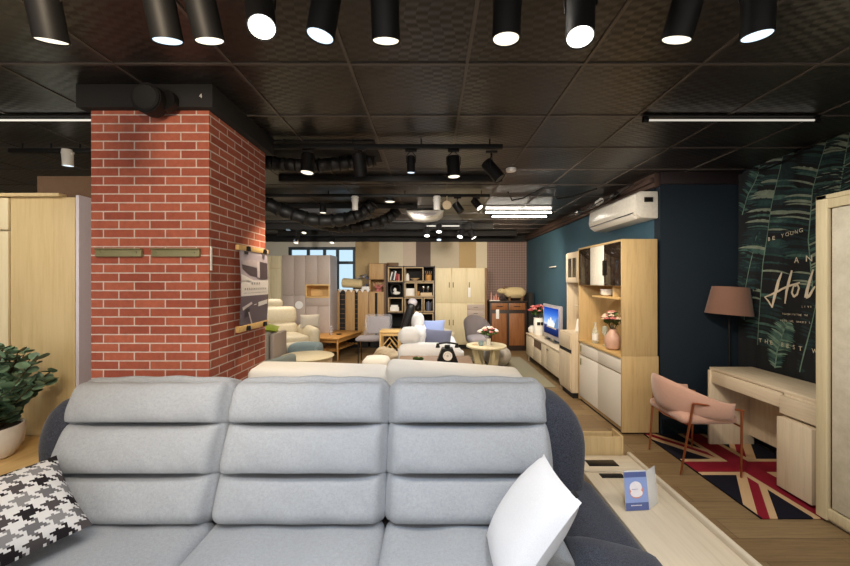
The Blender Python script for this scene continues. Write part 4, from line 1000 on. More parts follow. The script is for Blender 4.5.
b = MB(); b.box(B3(390), B3(399), 8.66, 8.80, shelf_z(2), shelf_z(2)+.09, .005); b.box(B3(391), B3(398), 8.68, 8.78, shelf_z(2)+.09, shelf_z(2)+.14, .005); solo('telephone_radio', b, 'paper', 'small cream retro radio in the left column, third row', 'radio')
b = MB(); b.lathe([(.04,0),(.06,.04),(.05,.10),(.03,.12),(0,.12)], (B3(418),8.74,shelf_z(2)), 18); solo('tea_pot', b, 'dark_metal', 'small dark pot in the middle of the third row of the bookcase', 'pot')
for k in range(4):
    b = MB(); x = B3(426+1.7*k); b.box(x, x+.034, 8.68, 8.84, shelf_z(2), shelf_z(2)+(.20,.22,.19,.21)[k], .003)
    solo('book', b, ['navy_bk', 'slate_fab', 'navy_bk', 'dark_metal'][k], ['first from the left of four dark books in the third row, right cube', 'second from the left of four dark books in the third row, right cube', 'third from the left of four dark books in the third row, right cube', 'rightmost of four dark books in the third row, right cube'][k], 'book', 'dark books in the third row')
b = MB(); b.lathe([(.035,0),(.05,.04),(.03,.09),(.02,.10),(0,.10)], (B3(425),8.74,shelf_z(3)), 16); solo('jar', b, 'dark_metal', 'small dark jar in the fourth row of the bookcase', 'jar')
# tall brown oak cabinet and shoe cabinets
Q = thing('tall_oak_cabinet', 'tall brown oak cabinet with an open niche left of the bookcase', 'cabinet', (-1.1, 8.8, 0))
YS = 8.75
def BS(px): return B(px, YS)
b = MB(); b.box(BS(384.2), BS(386.5), 8.70, 9.14, 0, 1.985, .003); part('side_panel', b, 'shoe_dark', Q)
b = MB(); b.box(BS(384.2)+.01, BS(397), 9.15, 9.195, 0, 2.02, .003); solo('wood_panel', b, 'shoe_dark', 'brown oak board standing behind the bookcase, its top edge showing', 'panel')
b = MB(); b.box(BS(369), BS(384.2), YS, 9.12, 1.60, 1.985, .003); part('upper_box', b, 'shoe_dark', Q)
b = MB(); b.box(BS(369.4), BS(383.8), YS-.015, YS, 1.61, 1.975, .003); part('door', b, 'shoe', Q)
b = MB(); b.box(BS(369), BS(384.2), 9.06, 9.12, 1.32, 1.60, 0); b.box(BS(369), BS(370.5), YS, 9.06, 1.32, 1.60, .002); b.box(BS(369), BS(384.2), YS, 9.12, .25, 1.32, .002); part('body', b, 'shoe', Q)
b = MB(); b.box(BS(369.2), BS(374.8), YS-.015, YS, .28, 1.29, .002); part('door', b, 'shoe', Q)
b = MB(); b.box(BS(377.5), BS(384), YS-.015, YS, .28, 1.29, .002); part('door', b, 'shoe', Q)
b = MB(); b.box(BS(375), BS(377.3), YS-.006, YS+.002, .28, 1.29, 0); part('dark_gap', b, 'black_matte', Q)
b = MB(); b.box(BS(370), BS(384), YS+.05, 9.1, 0, .25, 0); part('plinth', b, 'black_matte', Q)
for k, (xa, xb) in enumerate(((329.5, 345), (345.2, 368.8))):
    Z = thing('shoe_cabinet', ['left tan oak shoe cabinet, beside the taupe wall units', 'right tan oak shoe cabinet under the cream cylinder, beside the tall oak cabinet'][k], 'cabinet', ((BS(xa)+BS(xb))/2, 8.9, 0), 'tan oak shoe cabinets')
    b = MB(); b.box(BS(xa), BS(xb), YS, 9.14, .25, 1.36, .003); part('body', b, 'shoe_dark', Z)
    b = MB(); b.box(BS(xa)+.03, BS(xb)-.03, YS+.05, 9.1, 0, .25, 0); part('plinth', b, 'black_matte', Z)
    doors = [(329.8, 339.7)] if k == 0 else [(345.6, 354.8), (358, 368.6)]; gaps = [(339.9, 345)] if k == 0 else [(355, 357.8)]
    for a, c in doors: b = MB(); b.box(BS(a), BS(c), YS-.018, YS, .28, 1.34, .003); part('door', b, 'shoe', Z)
    for a, c in gaps: 
        b = MB(); b.box(BS(a), BS(c), YS-.004, YS+.002, .28, 1.34, 0)
        b.mi = 1
        for q in range(9): b.box(BS(a), BS(c), YS-.008, YS, .36+.11*q, .372+.11*q, .001)
        part('louvre', b, ['black_matte', 'shoe_dark'], Z)
b = MB(); b.cyl((-2.10,8.88,1.53), (-1.62,8.86,1.50), .115, .10, 24, bev=.02); solo('bolster_pillow', b, 'wool', 'cream bolster lying on the shoe cabinets in front of the window', 'bolster')
# toys: small carton with triangle pennant, plush
b = MB()
b.tube([(-2.22,8.725,1.375),(-1.40,8.725,1.375)], .003, 4)
for k in range(6):
    x = -2.12+.13*k; b.prism([(x-.05,1.375),(x+.05,1.375),(x,1.30)], 'y', 8.722, 8.727)
solo('pennant_garland', b, 'paper', 'little white triangle garland along the front edge of the shoe cabinets', 'garland')
b = MB(); b.box(-1.62, -1.44, 8.74, 8.80, 1.37, 1.44, .003); solo('name_card', b, 'paper', 'small white card standing on the right shoe cabinet', 'card')
rn = random.Random(21)
Wr = thing('dried_wreath', 'greyish dried flower wreath leaning above the shoe cabinets', 'wreath', (-1.64, 8.9, 1.37))
b = MB(); b.tube([(-1.64+.15*math.cos(a*PI/10), 9.02, 1.56+.15*math.sin(a*PI/10)) for a in range(20)], .012, 6, True); part('ring', b, 'stem', Wr)
b = MB()
for k in range(34): a = rn.uniform(0, 2*PI); q = rn.uniform(.11, .19); b.mi = k % 3; b.ball((-1.64+q*math.cos(a), 9.0+rn.uniform(-.03,.03), 1.56+q*math.sin(a)), rn.uniform(.018,.034), 1, jit=.2, rnd=rn)
part('blossoms', b, ['slate_fab', 'greige', 'grey_chair'], Wr)
b = MB(); 
for k in range(14): b.ball((BS(378)+rn.uniform(-.08,.08), 8.86+rn.uniform(-.05,.05), 1.37+rn.uniform(0,.14)), rn.uniform(.02,.04), 1, jit=.2, rnd=rn)
b.cyl((BS(378),8.86,1.32), (BS(378),8.86,1.37), .06, .08, 14); solo('dried_arrangement', b, 'pink_fl', 'small rust coloured dried arrangement in the niche of the tall oak cabinet', 'ornament')
# taupe wall units + cream wall unit
Q = thing('wall_unit', 'large taupe wall unit with an open oak niche at the back left', 'cabinet', (-2.7, 8.4, 0))
xa, xb = B(282, 8.1), B(330, 8.1)
b = MB(); nx = B(305.5, 8.1); b.box(xa, nx, 8.118, 8.72, 0, 2.13, .002); b.box(nx, xb-.02, 8.118, 8.72, 0, 1.22, .002); b.box(nx, xb-.02, 8.118, 8.72, 1.485, 2.13, .002); b.box(nx, xb-.02, 8.45, 8.72, 1.22, 1.485, 0); part('body', b, 'taupe', Q)
b = MB(); b.box(xb-.02, xb, 8.10, 8.72, 0, 2.135, .002); part('side_panel', b, 'taupe_l', Q, label='paler grey side panel')
q = [B(v, 8.1) for v in (282, 294, 305.5, 317.7, 329.7)]
for k in range(2):
    for z0, z1 in ((.08, 1.255), (1.265, 2.12)): b = MB(); b.box(q[k]+.003, q[k+1]-.003, 8.10, 8.118, z0, z1, .003); part('door', b, 'taupe', Q)
for k in (2, 3):
    for z0, z1 in ((.08, 1.02), (1.50, 2.12)): b = MB(); b.box(q[k]+.003, q[k+1]-.003, 8.10, 8.118, z0, z1, .003); part('door', b, 'taupe', Q)
b = MB(); b.box(q[2]+.003, q[4]-.003, 8.10, 8.118, 1.03, 1.20, .003); part('drawer', b, 'taupe', Q)
b = MB(); t = .028
b.box(q[2], q[4], 8.09, 8.12, 1.47, 1.50, .002); b.box(q[2], q[4], 8.09, 8.12, 1.205, 1.235, .002); b.box(q[2], q[2]+t, 8.09, 8.12, 1.235, 1.47, .002); b.box(q[4]-t, q[4], 8.09, 8.12, 1.235, 1.47, .002); b.box(q[2], q[4], 8.43, 8.45, 1.22, 1.485, 0); b.box(q[2], q[4], 8.12, 8.43, 1.222, 1.235, 0); b.box(q[2], q[4], 8.12, 8.43, 1.47, 1.482, 0); b.box(q[2]+.001, q[2]+.02, 8.12, 8.43, 1.235, 1.47, 0); b.box(q[4]-.022, q[4]-.002, 8.12, 8.43, 1.235, 1.47, 0)
part('niche', b, 'bamboo', Q)
Q = thing('wall_unit', 'cream wood wall unit left of the large taupe one', 'cabinet', (-3.3, 8.4, 0))
xa, xb = B(252, 8.15), B(281.8, 8.15)
b = MB(); b.box(xa, xb, 8.168, 8.75, 0, 2.12, .002); part('body', b, 'cream', Q)
for a, c in ((252.5, 261), (261.2, 270.5), (271, 281.6)):
    for z0, z1 in ((.08, 1.83), (1.845, 2.11)): b = MB(); b.box(B(a,8.15), B(c,8.15), 8.15, 8.168, z0, z1, .003); part('door', b, 'cream', Q)
b = MB(); b.cyl((B(299,8.1),8.093,1.05), (B(299,8.1),8.0995,1.05), .085, .085, 28); solo('paper_notice', b, 'paper', 'pale round paper notice stuck on the taupe wall unit', 'notice')

# ============================================================ MIDDLE GROUND FURNITURE
def T4(loc, rz=0, rx=0, ry=0): return Matrix.Translation(loc) @ Euler((rx, ry, rz)).to_matrix().to_4x4()
# beige recliner sofa, built facing -y around its own base
R1 = thing('recliner_sofa', 'beige leather recliner sofa with a headrest roll in front of the taupe wall unit', 'sofa')
b = MB(); b.rbox(1.30,.80,.26,.05,(14,8,4),mat=T4((0,0,.28))); part('base', b, 'box_beige', R1)
for k, (z, y, h, t) in enumerate(((.56,.34,.24,.20),(.80,.42,.30,.20))):
    b = MB(); b.rbox(1.02,t,h,.08,(18,8,10),bulge=(.01,.03,.015),mat=T4((0,y,z),rx=-.28)); part('back_cushion', b, 'beige_lea', R1)
b = MB(); b.rbox(.46,.13,.15,.06,(12,6,6),bulge=(.01,.01,.01),mat=T4((.05,.52,1.01),rx=-.28)); part('headrest', b, 'beige_lea', R1)
b = MB(); b.rbox(1.02,.72,.16,.06,(14,12,5),bulge=(0,0,.03),mat=T4((0,-.03,.44))); part('seat_cushion', b, 'beige_lea', R1)
for x in (-.60,.60): b = MB(); b.rbox(.18,.86,.34,.07,(6,14,8),bulge=(.02,0,.02),mat=T4((x,-.02,.46))); part('arm', b, 'beige_lea', R1)
b = MB(); b.rbox(.98,.16,.30,.05,(14,5,7),bulge=(0,.03,.0),mat=T4((0,-.50,.30),rx=.5)); part('footrest', b, 'beige_lea', R1)
b = MB(); b.cyl((.695,-.25,.50),(.70,-.25,.50),.05,.05,20); part('sticker', b, 'blue_fab', R1, label='round blue sticker')
for x in (-.55,.55):
    for y in (-.32,.32): b = MB(); b.cyl((x,y,0),(x,y,.16),.02,.025,10); part('leg', b, 'walnut', R1)
R1.scale = (1,1,1.12); R1.location = (-2.84, 6.80, 0); R1.rotation_euler = (0,0,math.radians(38))
b = MB(); b.pillow(.36,.26,.12,14,mat=T4((-2.33,7.2,.80), rx=math.radians(70), rz=math.radians(20))); solo('scatter_cushion', b, 'greige', 'greyish beige cushion at the right end of the beige recliner sofa', 'cushion', loc=(-2.33,7.2,.80))
# teal ottoman
O1 = thing('ottoman', 'pale blue-grey square ottoman in front of the beige recliner sofa', 'ottoman', (-2.13,6.2,0))
b = MB(); b.rbox(.50,.36,.34,.06,(14,12,7),bulge=(.01,.01,.03),mat=T4((-2.08,6.22,.36))); part('cushion', b, 'teal_fab', O1)
for x in (-2.26,-1.90):
    for y in (6.10,6.34): b = MB(); b.cyl((x,y,0),(x,y,.19),.016,.022,10); part('leg', b, 'walnut', O1)
# grey-green armchair by the column
G1 = thing('armchair', 'grey-green armchair partly hidden behind the brick column', 'chair')
b = MB(); b.rbox(.70,.20,.66,.09,(14,6,14),bulge=(.0,.04,.03),mat=T4((0,.30,.68),rx=-.22)); part('backrest', b, 'grey_green', G1)
b = MB(); b.rbox(.66,.66,.22,.07,(12,12,5),bulge=(0,0,.03),mat=T4((0,-.04,.36))); part('seat', b, 'grey_green', G1)
for x in (-.38,.38): b = MB(); b.rbox(.12,.70,.42,.05,(5,12,8),mat=T4((x,-.02,.40))); part('arm', b, 'grey_green', G1)
for x in (-.33,.33):
    for y in (-.28,.28): b = MB(); b.cyl((x,y,0),(x,y,.22),.016,.022,10); part('leg', b, 'walnut', G1)
G1.location = (-2.30, 4.75, 0); G1.rotation_euler = (0,0,math.radians(165))
b = MB(); b.pillow(.34,.30,.09,12,mat=T4((-2.48,5.65,.865), rx=.12, ry=.15, rz=.3)); solo('scatter_cushion', b, 'lime', 'small lime green cushion near the column edge', 'cushion', loc=(-2.48,5.65,.86))
E1 = thing('side_chair', 'greyish wooden-armed chair holding the lime cushion near the brick column', 'chair', (-2.30,5.6,0))
b = MB(); b.rbox(.36,.50,.56,.06,(10,8,8),mat=T4((-2.55,5.65,.54))); part('body', b, 'greige', E1)
b = MB(); b.box(-2.34,-2.28,5.42,5.92,.0,.80,.02,3); part('arm_panel', b, 'taupe', E1)
# round cream table
R2 = thing('round_table', 'round cream low table with three legs near the brick column', 'table', (-1.85,5.60,0))
b = MB(); b.lathe([(.0,.425),(.36,.425),(.385,.435),(.39,.45),(.375,.46),(.0,.46)], (-1.85,5.60,0), 40); part('table_top', b, 'cream', R2)
b = MB(); b.lathe([(.28,.27),(.35,.30),(.365,.425),(.30,.425)], (-1.85,5.60,0), 36); part('apron', b, 'box_beige', R2)
for a in (-.25, 1.85, 3.9): b = MB(); b.cyl((-1.85+.36*math.cos(a),5.60+.33*math.sin(a),0),(-1.85+.34*math.cos(a),5.60+.31*math.sin(a),.43),.013,.018,12); part('leg', b, 'cream', R2)
# teak coffee table
Ct = thing('coffee_table', 'honey-coloured wooden coffee table with a slatted lower shelf', 'table')
b = MB(); b.box(-.36,.36,-.58,.58,.405,.445,.012,3); part('table_top', b, 'teak', Ct)
b = MB(); b.box(-.31,.31,-.53,-.50,.34,.405,.003); b.box(-.31,.31,.50,.53,.34,.405,.003); b.box(-.33,-.30,-.5,.5,.34,.405,.003); b.box(.30,.33,-.5,.5,.34,.405,.003); part('apron', b, 'teak', Ct)
for x in (-.32,.32):
    for y in (-.54,.54): b = MB(); b.cyl((x*1.04,y*1.02,0),(x,y,.41),.014,.024,12); part('leg', b, 'teak_z', Ct)
b = MB()
for k in range(7): x = -.24+.08*k; b.box(x-.014,x+.014,-.52,.52,.17,.185,.003)
for y in (-.46,.46): b.box(-.31,.31,y-.015,y+.015,.155,.17,.003)
part('slatted_shelf', b, 'teak', Ct)
Ct.location = (-2.03, 8.0, 0); Ct.rotation_euler = (0,0,math.radians(-14))
b = MB(); b.lathe([(.03,.002),(.036,.02),(.036,.17),(.028,.19),(.024,.19),(.03,.16),(.03,.01)], (-2.08,7.78,.447), 18); solo('glass_vase', b, 'plastic', 'small clear cylinder standing on the honey wooden coffee table', 'vase')
b = MB(); b.lathe([(.04,.001),(.06,.01),(.055,.016),(0,.012)], (-1.93,7.85,.446), 18); solo('coaster', b, 'black', 'small dark dish on the honey wooden coffee table', 'dish')
# grey dining chair under plastic wrap
Pc = thing('wrapped_chair', 'grey dining chair with its back still in clear plastic, left of the lattice stool', 'chair', (-.95,7.3,0))
b = MB(); b.rbox(.46,.42,.07,.03,(10,10,3),bulge=(0,0,.015),mat=T4((-1.0,7.25,.46))); part('seat', b, 'grey_chair', Pc)
b = MB(); b.rbox(.44,.07,.34,.03,(10,3,8),mat=T4((-.84,7.42,.70),rx=-.2)); part('backrest', b, 'grey_chair', Pc)
for x in (-1.18,-.82):
    for y in (7.09,7.42): b = MB(); b.cyl((x,y,0),(x*.98-.02,y,.44),.010,.012,10); part('leg', b, 'dark_metal', Pc)
b = MB(); rn = random.Random(4); b.rbox(.52,.18,.42,.04,(12,5,10),fn=lambda p,u,v,w_: p+Vector((rn.uniform(-.015,.015),rn.uniform(-.015,.015),rn.uniform(-.012,.012))),mat=T4((-.84,7.40,.70),rx=-.2)); part('plastic_wrap', b, 'plastic', Pc)
Pc.location.x -= .20
# lattice stool
Ls = thing('lattice_stool', 'pale wooden stool with a diagonal lattice side beside the white sofa', 'stool', (-.70,6.9,0))
b = MB(); b.box(-.93,-.56,6.72,7.08,.63,.67,.006); part('table_top', b, 'bamboo', Ls)
for x in (-.91,-.58):
    for y in (6.74,7.06): b = MB(); b.box(x-.018,x+.018,y-.018,y+.018,0,.63,.004); part('leg', b, 'bamboo', Ls)
for y in (6.735,7.065):
    b = MB(); b.box(-.89,-.60,y-.01,y+.01,.10,.13,.002); b.box(-.89,-.60,y-.01,y+.01,.58,.62,.002)
    for z0 in (.15,.27,.39): b.tube([(-.88,y,z0),(-.745,y,z0+.16)], .011, 4); b.tube([(-.61,y,z0),(-.745,y,z0+.16)], .011, 4)
    part('lattice', b, 'bamboo', Ls)
b = MB(); rn = random.Random(6); b.rbox(.34,.30,.34,.10,(10,8,10),bulge=(.02,.03,.0),fn=lambda p,u,v,w_: p+Vector((.10*w_*w_*(1 if w_>0 else 0),rn.uniform(-.01,.01),rn.uniform(-.02,.02))),mat=T4((-.76,6.2,.31),ry=.5)); 
solo('fabric_bag', b, 'box_beige', 'soft beige fabric bag slumped in front of the lattice stool', 'bag', loc=(-.76,6.2,.36))
b = MB(); b.box(-.95,-.55,6.02,6.38,0,.16,.02,3); solo('floor_cushion', b, 'cream_fab', 'flat cream block on the floor carrying the beige bag', 'cushion')
Po = thing('ottoman', 'cream square ottoman just behind the off-white sofa', 'ottoman', (-.75,5.3,0))
b = MB(); b.rbox(.36,.34,.40,.06,(10,10,10),bulge=(.01,.01,.02),mat=T4((-.76,5.2,.31))); part('cushion', b, 'cream_fab', Po)
for x in (-.88,-.64):
    for y in (5.09,5.31): b = MB(); b.cyl((x,y,0),(x,y,.12),.014,.02,10); part('leg', b, 'walnut', Po)
# white sofa seen from its side
Ws = thing('corner_sofa', 'white leather sofa seen from its side, with blue cushions, in the middle of the showroom', 'sofa', (0,6.3,0))
b = MB(); b.rbox(.96,2.0,.30,.06,(12,20,6),mat=T4((0,6.45,.24))); part('base', b, 'white_fab', Ws)
def slope(p,u,v,w_):
    if w_ > 0: p.z -= .07*max(0,u)**2*w_
    return p
b = MB(); b.rbox(.98,.26,.34,.10,(20,8,10),bulge=(.0,.02,.02),fn=slope,mat=T4((0,5.58,.46))); part('arm', b, 'white_fab', Ws)
b = MB(); b.rbox(.90,.24,.32,.10,(16,8,8),fn=slope,mat=T4((0.02,7.35,.50))); part('arm', b, 'beige_lea', Ws, label='cream far arm')
b = MB(); b.rbox(.24,1.6,.40,.08,(8,20,10),bulge=(.03,0,.02),mat=T4((-.24,6.45,.60),ry=.25)); part('backrest', b, 'white_fab', Ws)
b = MB(); b.rbox(.62,1.52,.18,.06,(12,20,5),bulge=(0,0,.03),mat=T4((.14,6.45,.43))); part('seat_cushion', b, 'white_fab', Ws)
b = MB(); b.rbox(.30,.36,.20,.07,(12,12,7),bulge=(.02,.02,.03),mat=T4((-.33,5.72,.74))); part('headrest', b, 'white_fab', Ws)
for x in (-.4,.4):
    for y in (5.6,7.3): b = MB(); b.cyl((x,y,0),(x,y,.10),.016,.016,10); part('leg', b, 'chrome', Ws)
b = MB(); b.pillow(.40,.36,.20,14,mat=frame((-.23,6.5,.85),(.25,-.95,0),(.1,0,1))); solo('scatter_cushion', b, 'white_fab', 'white cushion standing upright on the back of the white sofa', 'cushion', loc=(-.23,6.5,.85))
b = MB(); b.pillow(.40,.34,.15,14,mat=frame((.05,6.75,.70),(1,-.2,.05),(0,.35,.8))); solo('scatter_cushion', b, 'blue_fab', 'light blue cushion on the white sofa, the farther of the two blue ones', 'cushion', loc=(.05,6.75,.70))
b = MB(); b.pillow(.44,.32,.15,14,mat=frame((.11,6.05,.64),(1,-.15,-.05),(0,.5,.7))); solo('scatter_cushion', b, 'slate_fab', 'slate blue cushion on the white sofa, the nearer of the two blue ones', 'cushion', loc=(.11,6.05,.64))
# black recliner seen edge-on
Hb = thing('office_chair', 'black padded high-back chair leaning beside the white sofa with a pale headrest', 'chair', (-.55,7.4,0))
b = MB(); b.rbox(.15,.42,.66,.06,(5,10,14),bulge=(.02,0,.02),mat=T4((-.48,7.3,.80),ry=.30)); part('backrest', b, 'leather_bk', Hb)
b = MB(); b.rbox(.17,.34,.14,.055,(5,8,5),bulge=(.01,.01,.01),mat=T4((-.38,7.3,1.13),ry=.30)); part('headrest', b, 'taupe_l', Hb)
b = MB(); b.rbox(.44,.46,.12,.05,(10,10,4),mat=T4((-.72,7.65,.46))); part('seat', b, 'leather_bk', Hb)
b = MB(); b.cyl((-.66,7.6,.05),(-.66,7.6,.42),.03); 
for k in range(5): a = k*2*PI/5; b.cyl((-.66,7.6,.08),(-.66+.24*math.cos(a),7.6+.24*math.sin(a),.03),.02,.014,8)
part('pedestal_base', b, 'dark_metal', Hb); Hb.location.y += .42
# brown table with the antique telephone
Bt = thing('console_table', 'low grey-brown wooden table carrying the black telephone in front of the white sofa', 'table', (.05,5.0,0))
b = MB(); b.box(-.44,.55,4.62,5.36,.46,.50,.004); part('table_top', b, 'brown_table', Bt)
for x in (-.40,.51):
    for y in (4.66,5.32): b = MB(); b.box(x-.025,x+.025,y-.025,y+.025,0,.46,.003); part('leg', b, 'brown_table', Bt)
Ph = thing('antique_telephone', 'black antique telephone with a white dial and handset on the grey-brown table', 'telephone', (.215,4.92,.50))
c = Vector((.215,4.92,.50))
b = MB(); b.prism([(.08,.501),(.35,.501),(.35,.525),(.285,.69),(.145,.69),(.08,.525)], 'y', 4.84, 5.0, .010); part('body', b, 'black', Ph)
b = MB(); b.cyl((.215,4.84,.60),(.215,4.826,.603),.062,.058,28); part('dial', b, 'paper', Ph)
b = MB(); b.cyl((.215,4.826,.603),(.215,4.822,.604),.016,seg=14)
for k in range(10): a = k*2*PI/11; b.cyl((.215+.038*math.cos(a),4.827,.603+.038*math.sin(a)),(.215+.038*math.cos(a),4.8245,.603+.038*math.sin(a)),.006,seg=8)
part('finger_wheel', b, 'taupe_l', Ph)
b = MB(); b.box(.18,.25,4.89,4.95,.69,.73,.008); b.tube([(.10,4.92,.745),(.215,4.92,.762),(.33,4.92,.745)], .012, 8)
for x in (.09,.34): b.cyl((x,4.92,.75),(x,4.92,.695),.016,.030,16)
part('handset', b, 'black', Ph)
Pg = thing('potted_plant', 'small green plant low behind the off-white sofa cushions', 'plant', (-.13,4.8,.50))
b = MB(); b.lathe([(.045,.001),(.06,.06),(.052,.06),(0,.05)], (-.16,4.74,.50), 16); part('pot', b, 'white', Pg)
b = MB(); rn = random.Random(8)
for k in range(70): a = rn.uniform(0,2*PI); leaf(b, Vector((-.16,4.74,.55)), Vector((math.cos(a),math.sin(a),rn.uniform(.1,.9))), rn.uniform(.05,.085), rn)
part('leaves', b, 'leafdark', Pg)
# round coffee table on the right
Rt = thing('round_table', 'round pale oak table with curved plywood legs, carrying flowers', 'table', (.955,6.45,0))
b = MB(); b.lathe([(.0,.42),(.33,.42),(.345,.43),(.345,.45),(.335,.46),(.0,.46)], (.955,6.45,0), 44); part('table_top', b, 'cream', Rt)
for rot in (0, PI/2):
    arc = [(.17*math.cos(a)*1.0, .42-.34*math.sin(a)) for a in [PI*k/14 for k in range(15)]]
    pl = [(-.27,.42),(-.20,0.0),(.20,0.0),(.27,.42)] + arc
    tb = MB(); tb.prism([(x, z) for x, z in pl], 'y', -.022+(.0), .022); tb.bm.transform(Matrix.Translation((.955,6.45,0)) @ Matrix.Rotation(rot+.35, 4, 'Z')); part('leg', tb, 'cream', Rt)
G = thing('vase', 'small white vase on the round oak table', 'vase', (.98,6.40,.46))
b = MB(); b.lathe([(.035,.001),(.045,.02),(.040,.07),(.045,.13),(.038,.13),(.03,.05),(0,.03)], (.98,6.40,.461), 20); part('body', b, 'white', G)
bouquet('flower_bunch', (.98,6.40,.58), .155, .20, ['cream_fl','cream_fl','pink_fl','paper'], 'cream and pale pink bunch of flowers on the round oak table', 30, 6)
b = MB(); b.lathe([(.03,.001),(.042,.03),(.045,.09),(.040,.09),(.035,.02),(0,.01)], (.85,6.36,.461), 18); solo('cup', b, 'teal_fab', 'small grey cup left of the vase on the round oak table', 'cup')
b = MB(); b.lathe([(.05,.001),(.06,.012),(0,.01)], (.76,6.45,.461), 18); solo('dish', b, 'shoe', 'flat brown dish at the left edge of the round oak table', 'dish')
Ga = thing('armchair', 'grey-lilac shell armchair behind the round oak table', 'chair', (.9,7.3,0))
def shell2(u, v):
    th = math.radians(-105+210*u); R_ = .215+.04*v; top = .88-.24*abs(2*u-1)**1.6; z = .42+(top-.42)*v
    return Vector((R_*math.sin(th)*1.05, R_*math.cos(th)*.95, z))
sh_ = MB(); bb = bmesh.new(); nu, nv = 28, 12
Vo = [[bb.verts.new(shell2(i/nu, j/nv)) for j in range(nv+1)] for i in range(nu+1)]
for i in range(nu):
    for j in range(nv): bb.faces.new((Vo[i][j], Vo[i+1][j], Vo[i+1][j+1], Vo[i][j+1]))
bmesh.ops.solidify(bb, geom=bb.faces[:], thickness=.045); sh_._merge(bb); part('backrest', sh_, 'grey_chair', Ga).location = (0,0,0)
for o in list(Ga.children):
    for v in o.data.vertices: v.co += Vector((.9,7.3,0))
b = MB(); b.rbox(.40,.40,.14,.06,(10,10,4),bulge=(0,0,.03),mat=T4((.9,7.24,.42))); part('seat', b, 'grey_chair', Ga)
b = MB(); b.cyl((.9,7.27,.0),(.9,7.27,.03),.22,.20,28); b.cyl((.9,7.27,.03),(.9,7.27,.38),.025); part('pedestal_base', b, 'dark_metal', Ga)
Ga.rotation_euler = (0,0,math.radians(14)); Ga.location.z = .011; Rt.location.z = .011
b = MB(); b.rbox(.46,.44,.34,.15,(12,12,10),bulge=(.02,.02,.03),mat=T4((1.22,6.92,.20))); solo('pouf', b, 'greige', 'soft greige pouf on the floor behind the round oak table', 'pouf', loc=(1.22,6.92,.0))

# ============================================================ CEILING FITTINGS
def rail(x0, x1, y, label, z=2.622, mat='black', name='track_rail'):
    b = MB(); b.box(x0, x1, y-.018, y+.018, z-.018, z+.016, .003)
    for k in range(4): xx = x0+.1+(x1-x0-.2)*k/3; b.cyl((xx, y, z+.01), (xx, y, ZC), .006, seg=8)
    return solo(name, b, mat, label, 'track rail', 'ceiling track rails')
EM = {'w': emit('warm_lens', (1.0,.90,.68), 1.15), 'n': emit('neutral_lens', (1.0,.96,.86), 3), 'c': emit('cool_lens', (.66,.84,1.0), 1.15)}
COLS = {'w': WARM, 'n': NEUT, 'c': COOL}
nspot = 0
def spot(pos, aim, r, Lh, k, power, label, railz=2.600, body='black', group='ceiling spotlights', angle=75, dx=0):
    """track spotlight: pos = centre of the lens, aim = beam direction, k = lens colour or None when off"""
    global nspot; nspot += 1
    pos = Vector(pos); a = Vector(aim).normalized(); top = pos - a*Lh
    o = thing('track_spotlight', label, 'spotlight', tuple(pos), group)
    b = MB(); b.lathe([(r*.90,.004),(r,0),(r,Lh-.01),(r*.93,Lh),(0,Lh)], (0,0,0), 22)
    q = Vector((0,0,1)).rotation_difference(-a).to_matrix().to_4x4(); b.bm.transform(Matrix.Translation(pos) @ q); part('head', b, body, o)
    b = MB(); b.cyl((0,0,.0065), (0,0,.0035), r*.90, r*.90, 22); b.bm.transform(Matrix.Translation(pos) @ q)
    part('lens', b, EM[k] if k else 'dark_metal', o, smooth=False)
    piv = pos - a*Lh*.6; sd = a.cross(Vector((0,0,1)));
    sd = sd.normalized() if sd.length > .05 else Vector((1,0,0))
    hz = max(railz-.03, top.z+.006) if railz-.03 > piv.z else railz
    ad = Vector((piv.x+dx, piv.y, railz))
    b = MB(); hp = Vector((piv.x, piv.y, min(railz-.012, max(top.z, piv.z)+.05)))
    for s_ in (-1, 1): b.tube([piv+sd*s_*(r+.003), piv+sd*s_*(r+.006)+Vector((0,0,(hp.z-piv.z)*.6)), hp+sd*s_*.01], .0035 if r < .06 else .005, 6)
    b.cyl(hp, (hp.x, hp.y, railz+.002), .009, seg=8); part('yoke', b, body if body != 'black' else 'dark_metal', o)
    b = MB(); b.box(hp.x-.045, hp.x+.045, hp.y-.014, hp.y+.014, railz-.012, railz+.004, .003); part('adapter', b, body, o)
    if k and power:
        ld = bpy.data.lights.new('spot_beam', 'SPOT'); ld.energy = power*LP; ld.color = COLS[k]; ld.spot_size = math.radians(angle); ld.spot_blend = .7; ld.shadow_soft_size = r*.7
        lo = bpy.data.objects.new('spot_beam', ld); C.objects.link(lo); lo.parent = o; lo.location = a*.012; lo.rotation_euler = a.to_track_quat('-Z', 'Y').to_euler()
    return o
rail(-2.2, 2.0, 1.15, 'near track rail above the grey sofa')
front = [(52,42,'w',(-.05,.30,-1),'first from the left in the near row of spotlights, black with a warm lens'),
         (168,42,'c',(.05,.28,-1),'second from the left in the near row, black with a bluish lens'),
         (210,42,'w',(.10,.30,-1),'third from the left in the near row, black with a dim warm lens'),
         (262,28,'n',(.25,-.38,-1),'fourth from the left in the near row, its bright round lens turned to the viewer'),
         (320,37,'c',(-.18,.02,-1),'fifth from the left in the near row, bluish lens beside the bright round one'),
         (386,42,'w',(.0,.28,-1),'sixth from the left in the near row, thin warm lens above the seats'),
         (506,40,'w',(-.02,.08,-1),'seventh from the left in the near row, warm lens right of the middle'),
         (580,38,'n',(-.12,-.25,-1),'eighth from the left in the near row, bright glaring lens'),
         (676,41,'w',(-.15,.30,-1),'ninth from the left in the near row, black tilted head with thin warm lens'),
         (757,37,'c',(.05,.10,-1),'rightmost in the near row of spotlights, glowing blue')]
